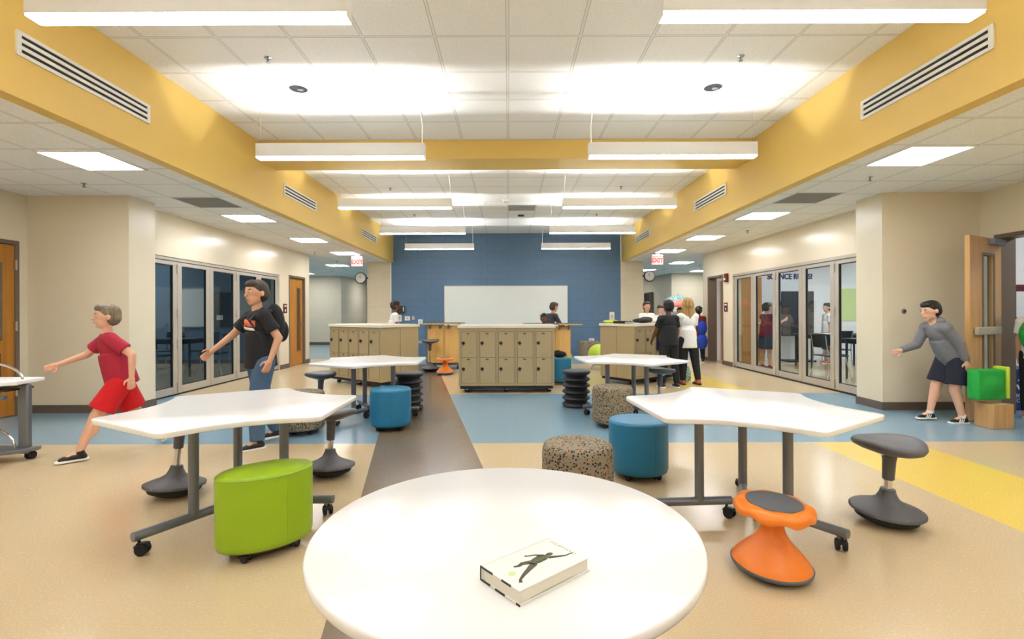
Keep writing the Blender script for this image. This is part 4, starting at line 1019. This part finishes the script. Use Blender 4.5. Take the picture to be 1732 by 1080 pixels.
    for s_ in (-1, 1):
        a, k, n_, p_ = J[s_]
        b.frustum(a+Vector((0, 0, .02*H)), k, .054*H, .037*H, 20, True).frustum(k, n_, .036*H, .021*H, 16, True)
        m_ = k.lerp(n_, .3)+Vector((0, -.010*H, 0)); b.ball(m_, (.031*H, .033*H, .055*H))
        fd = Vector((0, cos(p_), -sin(p_))); b.frustum(n_, n_+Vector((0, 0, -.02*H))+fd*.05*H, .021*H, .018*H, 12, True)
    body = remesh(b, 'body', skin, t, vox*.72, 2)
    # face
    if vox < .012:
        for s_ in (-1, 1):
            MB().ball(hp_(s_*.019, .0505, .010), (.0075*H, .0045*H, .0055*H), 12, 8, h4).build('eye', 'eye_white', t)
            MB().ball(hp_(s_*.019, .0545, .010), (.0036*H, .002*H, .0040*H), 10, 6, h4).build('iris', 'eye_dark', t)
            MB().ball(hp_(s_*.020, .0525, .024), (.012*H, .004*H, .0028*H), 10, 6, h4).build('eyebrow', hair, t)
        MB().ball(hp_(0, .0585, -.031), (.0135*H, .0035*H, .0038*H), 12, 6, h4).build('mouth', 'lip', t)
    # hair
    g = MB(); k_ = skull
    g.ball(hp_(0, -.010, .024), (k_[0]*1.07, k_[1]*1.02, k_[2]*.88), 28, 18, h4)
    g.ball(hp_(0, -.022, 0), (k_[0]*1.03, k_[1]*.82, k_[2]*.80), 24, 16, h4)
    g.ball(hp_(0, .018, .052), (k_[0]*.82, k_[1]*.66, k_[2]*.42), 20, 12, h4)
    if hair_style in ('long', 'shoulder'):
        L = .20 if hair_style == 'long' else .12
        for q in range(-4, 5):
            x = q*.0125; z = -abs(q)*.003
            g.frustum(hp_(x, -.045+abs(q)*.007, .01), hp_(x*1.3, -.055+abs(q)*.009, 0)+Vector((0, 0, -L*H+abs(q)*.004*H*(1 if q % 2 else 2))), .018*H, .010*H, 10, True)
        for s_ in (-1, 1): g.frustum(hp_(s_*.05, 0, .02), hp_(s_*.062, -.01, 0)+Vector((0, 0, -L*.85*H)), .013*H, .012*H, 10, True)
    if hair_style == 'tied':
        g.ball(hp_(0, -.062, .03), (.028*H, .026*H, .03*H), 16, 10, h4).frustum(hp_(.0, -.07, .02), hp_(.0, -.075, -.05), .02*H, .010*H, 12, True)
    if hair_style == 'curly':
        rr = random.Random(3)
        for k in range(46):
            a = rr.uniform(0, 2*pi); e_ = rr.uniform(-.2, 1.5); v = Vector((cos(a)*cos(e_)*1.05, sin(a)*cos(e_)*.95-.18, sin(e_)*.95+.2))
            if v.y > .55 and v.z < .55: continue
            g.ball(hp_(v.x*.05, v.y*.058, v.z*.064), .016*H, 8, 6)
    remesh(g, 'hair', hair, t, vox*.9, 1)
    # top
    c_ = MB(); I = .010
    c_.ball(chest, (.083*H+I*1.5, .056*H+I*1.6, .088*H+I), mtx=T4); c_.ball(waist, (.072*H+I*1.5, .054*H+I*1.6, .09*H+I), mtx=T4)
    c_.frustum(sh[-1], sh[1], .038*H+I, .038*H+I, 16, True).frustum(neck-u*.05*H, neck-u*.008*H, .05*H+I, .034*H+I*.5, 20)
    lo = P-u*(.045+hem)*H; mm = Matrix.Translation(lo) @ r4(RL)
    c_.lathe([(1.0, 0), (.98, .05*H), (.94, .13*H), (.90, .19*H), (.84, .22*H)], 28, mtx=mm, sx=.096*H+I*1.6, sy=.078*H+I*1.9)
    c_.ball(P+u*.02*H, (.090*H+I*1.4, .072*H+I*1.8, .06*H), mtx=r4(RL))
    for s_ in (-1, 1):
        e, w_, d = W[s_]
        if sleeve == 'long': c_.frustum(sh[s_], e, .033*H+I, .028*H+I, 16, True).frustum(e, w_-d*.004*H, .028*H+I, .019*H+I, 16)
        elif sleeve == 'short': c_.frustum(sh[s_], sh[s_].lerp(e, .68), .034*H+I, .034*H+I*1.3, 16)
    remesh(c_, 'shirt', top, t, vox, 2)
    # bottom
    c_ = MB(); I2 = .012
    c_.ball(P, (.086*H+I2*1.2, .068*H+I2*1.4, .080*H+I2), mtx=r4(RL)); c_.lathe([(1, 0), (1, .05*H), (.93, .095*H)], 24, mtx=Matrix.Translation(P-u*.02*H) @ r4(RL), sx=.084*H+I2, sy=.066*H+I2)
    for s_ in (-1, 1):
        a, k, n_, p_ = J[s_]
        if leg == 'long': c_.frustum(a+Vector((0, 0, .02*H)), k, .056*H+I2, .040*H+I2, 20, True).frustum(k, k.lerp(n_, .97), .040*H+I2, .025*H+I2, 18)
        elif leg == 'jeans': c_.frustum(a+Vector((0, 0, .02*H)), k, .056*H+I2, .044*H+I2, 20, True).frustum(k, k.lerp(n_, .97), .043*H+I2, .034*H+I2, 18)
        elif leg == 'short': c_.frustum(a+Vector((0, 0, .02*H)), a.lerp(k, .82), .057*H+I2, .060*H+I2*1.6, 20)
        elif leg == 'skirt': c_.frustum(a+Vector((0, 0, .02*H)), a.lerp(k, .85), .062*H+I2, .075*H+I2, 20)
    if leg == 'skirt':
        a0, k0 = (J[-1][0]+J[1][0])/2, (J[-1][1]+J[1][1])/2; c_.lathe([(1, 0), (.9, .2*H)], 28, mtx=Matrix.Translation(a0.lerp(k0, .85)), sx=.115*H, sy=.09*H)
    remesh(c_, {'skirt': 'skirt', 'short': 'shorts'}.get(leg, 'trousers'), bottom, t, vox, 2)
    # shoes
    for s_ in (-1, 1):
        a, k, n_, p_ = J[s_]; Rf = Matrix.Rotation(-p_, 4, 'X'); base = n_+Vector((0, 0, 0)); M = Matrix.Translation(base) @ Rf
        z0 = -.045*H
        out = [(-.022, -.035), (-.012, -.047), (.012, -.047), (.022, -.035), (.023, .03), (.028, .07), (.022, .095), (.006, .105), (-.012, .103), (-.026, .088), (-.029, .06), (-.023, .02)]
        tmp = MB().prism([(x*H*1.08*(-s_), y*H*1.05) for x, y in out][::(1 if s_ < 0 else -1)], z0, z0+.011*H, .002); tmp.v = [tuple(M @ Vector(v)) for v in tmp.v]
        up = MB(); up.v = []; q = MB()
        q.frustum((0, -.018*H, z0+.022*H), (0, .025*H, z0+.024*H), .025*H, .025*H, 14, True).frustum((0, .025*H, z0+.024*H), (0, .078*H, z0+.014*H), .024*H, .017*H, 14, True).frustum((0, -.010*H, z0+.03*H), (0, -.004*H, z0+.058*H), .024*H, .026*H, 14)
        q.v = [tuple(M @ Vector((v[0]*1.02, v[1], max(v[2], z0+.004*H)))) for v in q.v]
        so = remesh(q, 'shoe', shoe, t, min(vox, .007), 1); tmp.build('sole', sole, so, bevel=.002)
        if stripes:
            m3 = MB()
            for j in range(3):
                for e_ in (-1, 1): m3.box((e_*.0235*H, (.012+.014*j)*H, z0+.024*H), (.006*H, .006*H, .030*H), (.5, -e_*.25, 0))
            m3.v = [tuple(M @ Vector(v)) for v in m3.v]; m3.build('stripes', sole, so, smooth=0)
        if sock: MB().frustum(tuple(M @ Vector((0, -.004*H, z0+.045*H))), tuple(n_.lerp(k, .10)), .026*H, .025*H, 16).build('sock', sock, t)
    t['_'] = 0; del t['_']
    return t, dict(P=P, chest=chest, neck=neck, hc=hc, W=W, J=J, sh=sh, u=u, RT=RT, RL=RL)
def world(t, v): return Matrix.Translation(t.location) @ Matrix.Rotation(t.rotation_euler.z, 4, 'Z') @ Vector(v)

# boy in red running to the left
t, j = human('child in a red shirt and red shorts striding left past the cream column', (-3.50, 4.42, 0), radians(135), 1.38, 'skin_fair', 'hair_sandy', lean=14,
      legs=((34, 12, 3), (-22, 36, 3)), arms=((-46, 48, 22), (42, 26, 24)), top='cloth_crimson', bottom='cloth_red', leg='short', shoe='black_plastic', head=(0, 8), vox=.008)
# man in black shirt
t, j = human('man in a black shirt with an orange chest print, walking left in jeans', (-2.34, 4.62, 0), radians(140), 1.53, 'skin_tan', 'hair_brown', lean=4,
      legs=((12, 12, 2), (-9, 16, 2)), arms=((-24, 48, 24), (36, 14, 24)), top='cloth_black', bottom='cloth_denim', leg='jeans', head=(12, 0), kid=True, vox=.008)
R4 = Matrix.Translation(j['chest']+j['u']*.005*1.53) @ j['RT'].to_4x4()
def shell_patch(name, m, parent, j, H, z0, z1, w_, wav=0.):
    mb = MB(); n_ = 14; a_ = .083*H+.018; b_ = .056*H+.021
    vs = []
    for z in (z0, (z0+z1)/2, z1):
        for k in range(n_+1):
            x = -w_+2*w_*k/n_; zz = z+wav*x
            y = b_*sqrt(max(0, 1-(x/a_)**2-(zz/(.088*H+.012))**2))+.0035; vs.append((x, y, zz))
    fs = [(r*(n_+1)+k, r*(n_+1)+k+1, (r+1)*(n_+1)+k+1, (r+1)*(n_+1)+k) for r in range(2) for k in range(n_)]
    mb.add(vs, fs); mb.v = [tuple(R4 @ Vector(v)) for v in mb.v]; o = mb.build(name, m, parent, smooth=60)
    s_ = o.modifiers.new('solid', 'SOLIDIFY'); s_.thickness = .004; return o
sp_ = [o for o in bpy.data.objects if o.parent == t and o.name.startswith('shirt')][0]
shell_patch('chest_print', 'cloth_coral', sp_, j, 1.53, -.01, .05, .11, .12); shell_patch('chest_band', 'cloth_white', sp_, j, 1.53, -.045, -.02, .10, .12)
pk = MB().ball(j['chest']-j['RT'] @ Vector((0, .15, .02)), (.14, .085, .21)); pk.ball(j['chest']-j['RT'] @ Vector((0, .22, .08)), (.1, .05, .11))
bp = thing('backpack', 'black backpack on the back of the walking man', 'backpack', t.location, t.rotation_euler.z); remesh(pk, 'pack_body', 'cloth_black', bp, .012, 2)
m = MB()
for s_ in (-1, 1):
    q = j['RT']; m.tube([j['chest']+q @ Vector((s_*.08, -.10, .12)), j['neck']+q @ Vector((s_*.085, -.01, .02)), j['chest']+q @ Vector((s_*.095, .115, .05)), j['chest']+q @ Vector((s_*.13, .04, -.12)), j['chest']+q @ Vector((s_*.10, -.09, -.14))], .012)
m.build('strap', 'cloth_charcoal', bp)

# boy in the grey hoodie pulling a green bag
t, j = human('boy in a grey hoodie and dark shorts leaning forward beside the open door', (5.0, 5.52, 0), radians(90), 1.40, 'skin_fair', 'hair_black', lean=30,
      legs=((8, 22, 2), (20, 8, 2)), arms=((-34, 16, 10), (20, 50, 10)), top='cloth_grey', sleeve='long', bottom='cloth_navy', leg='short', shoe='black_plastic', sock='cloth_white', stripes=True, head=(0, 5), vox=.008)
hood = MB().ball(j['neck']-j['u']*.01-j['RT'] @ Vector((0, .055, -.01)), (.085, .06, .055)); remesh(hood, 'hood', 'cloth_grey', t, .01, 2)
hand = world(t, j['W'][-1][1]+j['W'][-1][2]*.09)
bg = thing('duffel_bag', 'bright green bag pulled behind the boy in the hoodie', 'bag', (5.12, 5.25, 0), .1)
g = MB().box((0, 0, .46), (.32, .13, .32)).ball((0, 0, .44), (.175, .10, .15)); remesh(g, 'bag_body', 'cloth_green', bg, .012, 6)
MB().box((.185, 0, .48), (.035, .15, .34)).build('side_panel', 'lime_plastic', bg, bevel=.012)
hl = Matrix.Rotation(-.1, 4, 'Z') @ (hand-Vector((5.12, 5.25, 0)))
MB().tube([(-.12, 0, .62), tuple(hl+Vector((-.02, 0, -.03))), tuple(hl+Vector((.03, 0, -.03))), (.12, 0, .62)], .008).build('handle', 'cloth_green', bg)
cr = thing('cardboard_carton', 'brown cardboard carton on the floor behind the green bag', 'carton', (5.20, 5.25, 0), .1)
MB().box((0, 0, .13), (.24, .20, .26)).build('carton_body', 'wood_door_light', cr, bevel=.004); MB().box((0, 0, .262), (.05, .20, .003)).build('tape', 'counter_cream', cr)

# two girls at the right cabinet
human('girl in a black shirt and black trousers seen from behind at the right cabinet', (2.66, 8.12, 0), radians(12), 1.42, 'skin_dark', 'hair_black', 'tied', 2, legs=((2, 2, 4), (-3, 3, 4)), arms=((26, 10, 10), (0, 12, 8)),
      top='cloth_black', bottom='cloth_black', leg='long', shoe='black_plastic', vox=.009)
human('girl with long blonde hair, white top and black leggings, seen from behind', (3.10, 8.45, 0), radians(8), 1.46, 'skin_fair', 'hair_blonde', 'long', 2, legs=((0, 2, 3), (-6, 4, 6)), arms=((28, 40, 6), (20, 50, 4)),
      top='cloth_white', bottom='cloth_black', leg='long', shoe='lip', sole='eye_dark', hem=.06, vox=.009)
tb = thing('tote_bag', 'teal and white leaf-print bag on the floor between the two girls', 'bag', (3.10, 8.76, 0), .66)
g = MB().ball((0, 0, .17), (.20, .11, .17)).box((0, 0, .10), (.32, .17, .18)); remesh(g, 'bag_body', 'print_teal', tb, .012, 5); MB().tube([(-.1, 0, .3), (-.07, 0, .42), (.07, 0, .42), (.1, 0, .3)], .008).build('handle', 'print_teal', tb)
# behind the cabinet
human('boy in a white shirt behind the right cabinet, nearest the cream pier', (3.22, 11.4, 0), radians(190), 1.46, 'skin_tan', 'hair_brown', arms=((20, 60, 8), (20, 60, 8)), vox=.0118, bottom='cloth_navy', group=None)
human('small boy in a white shirt behind the right cabinet, next to the girl in black', (3.66, 11.8, 0), radians(170), 1.40, 'skin_fair', 'hair_brown', head=(0, -14), arms=((20, 60, 8), (20, 60, 8)), vox=.0118, bottom='cloth_navy')
human('child in grey looking over the head of the girl in black', (4.05, 12.3, 0), radians(160), 1.50, 'skin_fair', 'hair_sandy', top='cloth_grey', arms=((20, 60, 8), (20, 60, 8)), vox=.012, bottom='cloth_navy')
um = thing('umbrella', 'pink and teal rounded umbrella showing above the heads of the two girls', 'umbrella', (4.42, 12.75, 0))
pr = [(.40, 1.40), (.385, 1.47), (.34, 1.54), (.26, 1.61), (.14, 1.66), (.02, 1.675)]
MB().lathe([(r-.012, z-.012) for r, z in pr[:1]]+pr, 40).build('canopy', 'stripe_umbrella', um, smooth=60)
MB().lathe([(.345, 1.545), (.262, 1.62), (.142, 1.668), (.02, 1.682)], 40).build('crown', 'print_teal', um); MB().frustum((0, 0, .75), (0, 0, 1.72), .008, .008, 8).tube([(0, 0, .76), (0, 0, .70), (.03, 0, .67), (.06, 0, .70)], .012).build('shaft', 'steel_grey', um)
human('child in a white shirt holding the pink umbrella', (4.42, 12.62, 0), radians(170), 1.34, 'skin_tan', 'hair_brown', arms=((20, 90, 8), (14, 80, 4)), vox=.012, bottom='cloth_navy')
human('child with black curly hair and dark jacket at the right corridor opening', (4.74, 12.2, 0), radians(-10), 1.36, 'skin_dark', 'hair_black', 'curly', arms=((10, 30, 8), (10, 30, 8)), top='cloth_maroon', sleeve='long', bottom='cloth_black', vox=.011)
bb_ = thing('backpack', 'bright blue bag hanging beside the child with curly hair', 'bag', (4.76, 12.03, 0), 0)
g = MB().ball((0, 0, .52), (.13, .1, .2)).ball((-.0, 0, .85), (.12, .09, .18)); remesh(g, 'bag_body', 'cloth_blue', bb_, .012, 3); MB().tube([(-.05, .05, .95), (-.1, .12, 1.08), (-.12, .2, 1.12)], .012).build('strap', 'cloth_blue', bb_)
# left cabinet
human('dark-haired child in a white shirt behind the left cabinet', (-2.66, 11.2, 0), radians(-70), 1.50, 'skin_dark', 'hair_black', 'curly', lean=8, arms=((10, 50, 8), (10, 50, 8)), vox=.011)
# behind centre
human('child in dark clothes leaning over the birch workbench by the whiteboard', (.88, 11.4, 0), radians(-60), 1.50, 'skin_tan', 'hair_brown', lean=24, top='cloth_charcoal', sleeve='long', arms=((-10, 30, 8), (30, 30, 8)), vox=.011)
human('child with dark curly hair whose face just shows above the centre lockers', (.665, 9.15, 0), radians(178), 1.20, 'skin_dark', 'hair_black', 'curly', top='cloth_maroon', vox=.010, arms=((12, 20, 6), (12, 20, 6)))
# side room
t, j = human('child standing in the side room doorway, cut off by the right edge', (6.13, 5.66, 0), radians(-48), 1.40, 'skin_tan', 'hair_brown', 'tied', top='cloth_white', bottom='cloth_black', leg='long', shoe='cloth_pink', vox=.010)
bp = thing('backpack', 'green backpack with orange flowers in the side room doorway', 'backpack', t.location, t.rotation_euler.z)
g = MB().ball((0, -.17, .97), (.16, .10, .21)).ball((0, -.26, .9), (.11, .05, .11)); remesh(g, 'pack_body', 'cloth_green', bp, .011, 2)
m = MB()
for k, (x, z) in enumerate([(-.08, .92), (.03, .97), (-.02, .86), (.08, .88), (-.09, 1.06), (.05, 1.08)]): MB().ball((x, -.268 if z < 1 else -.235, z), (.028, .02, .028), 8, 6).build('flower_print', 'orange_plastic', bp)
MB().tube([(-.08, -.08, 1.1), (-.085, .0, 1.14), (-.09, .10, 1.05), (-.1, .06, .85), (-.09, -.08, .8)], .012).tube([(.08, -.08, 1.1), (.085, .0, 1.14), (.09, .10, 1.05), (.1, .06, .85), (.09, -.08, .8)], .012).build('strap', 'cloth_green', bp)
# bright classroom
human('girl in a dark red polo and grey skirt inside the bright classroom', (5.66, 10.75, 0), radians(-75), 1.42, 'skin_tan', 'hair_brown', 'tied', top='cloth_maroon', bottom='cloth_charcoal', leg='skirt', arms=((40, 80, 6), (40, 80, 6)), shoe='dark_red', vox=.010, lean=3)
human('child in a white shirt and black skirt behind the tables of the bright classroom', (7.66, 11.75, 0), radians(80), 1.42, 'skin_fair', 'hair_black', 'tied', top='cloth_white', bottom='cloth_black', leg='skirt', shoe='cloth_coral', vox=.011)
human('child in a dark shirt at the far right of the bright classroom', (8.1, 9.9, 0), radians(100), 1.34, 'skin_tan', 'hair_brown', top='cloth_charcoal', vox=.012)
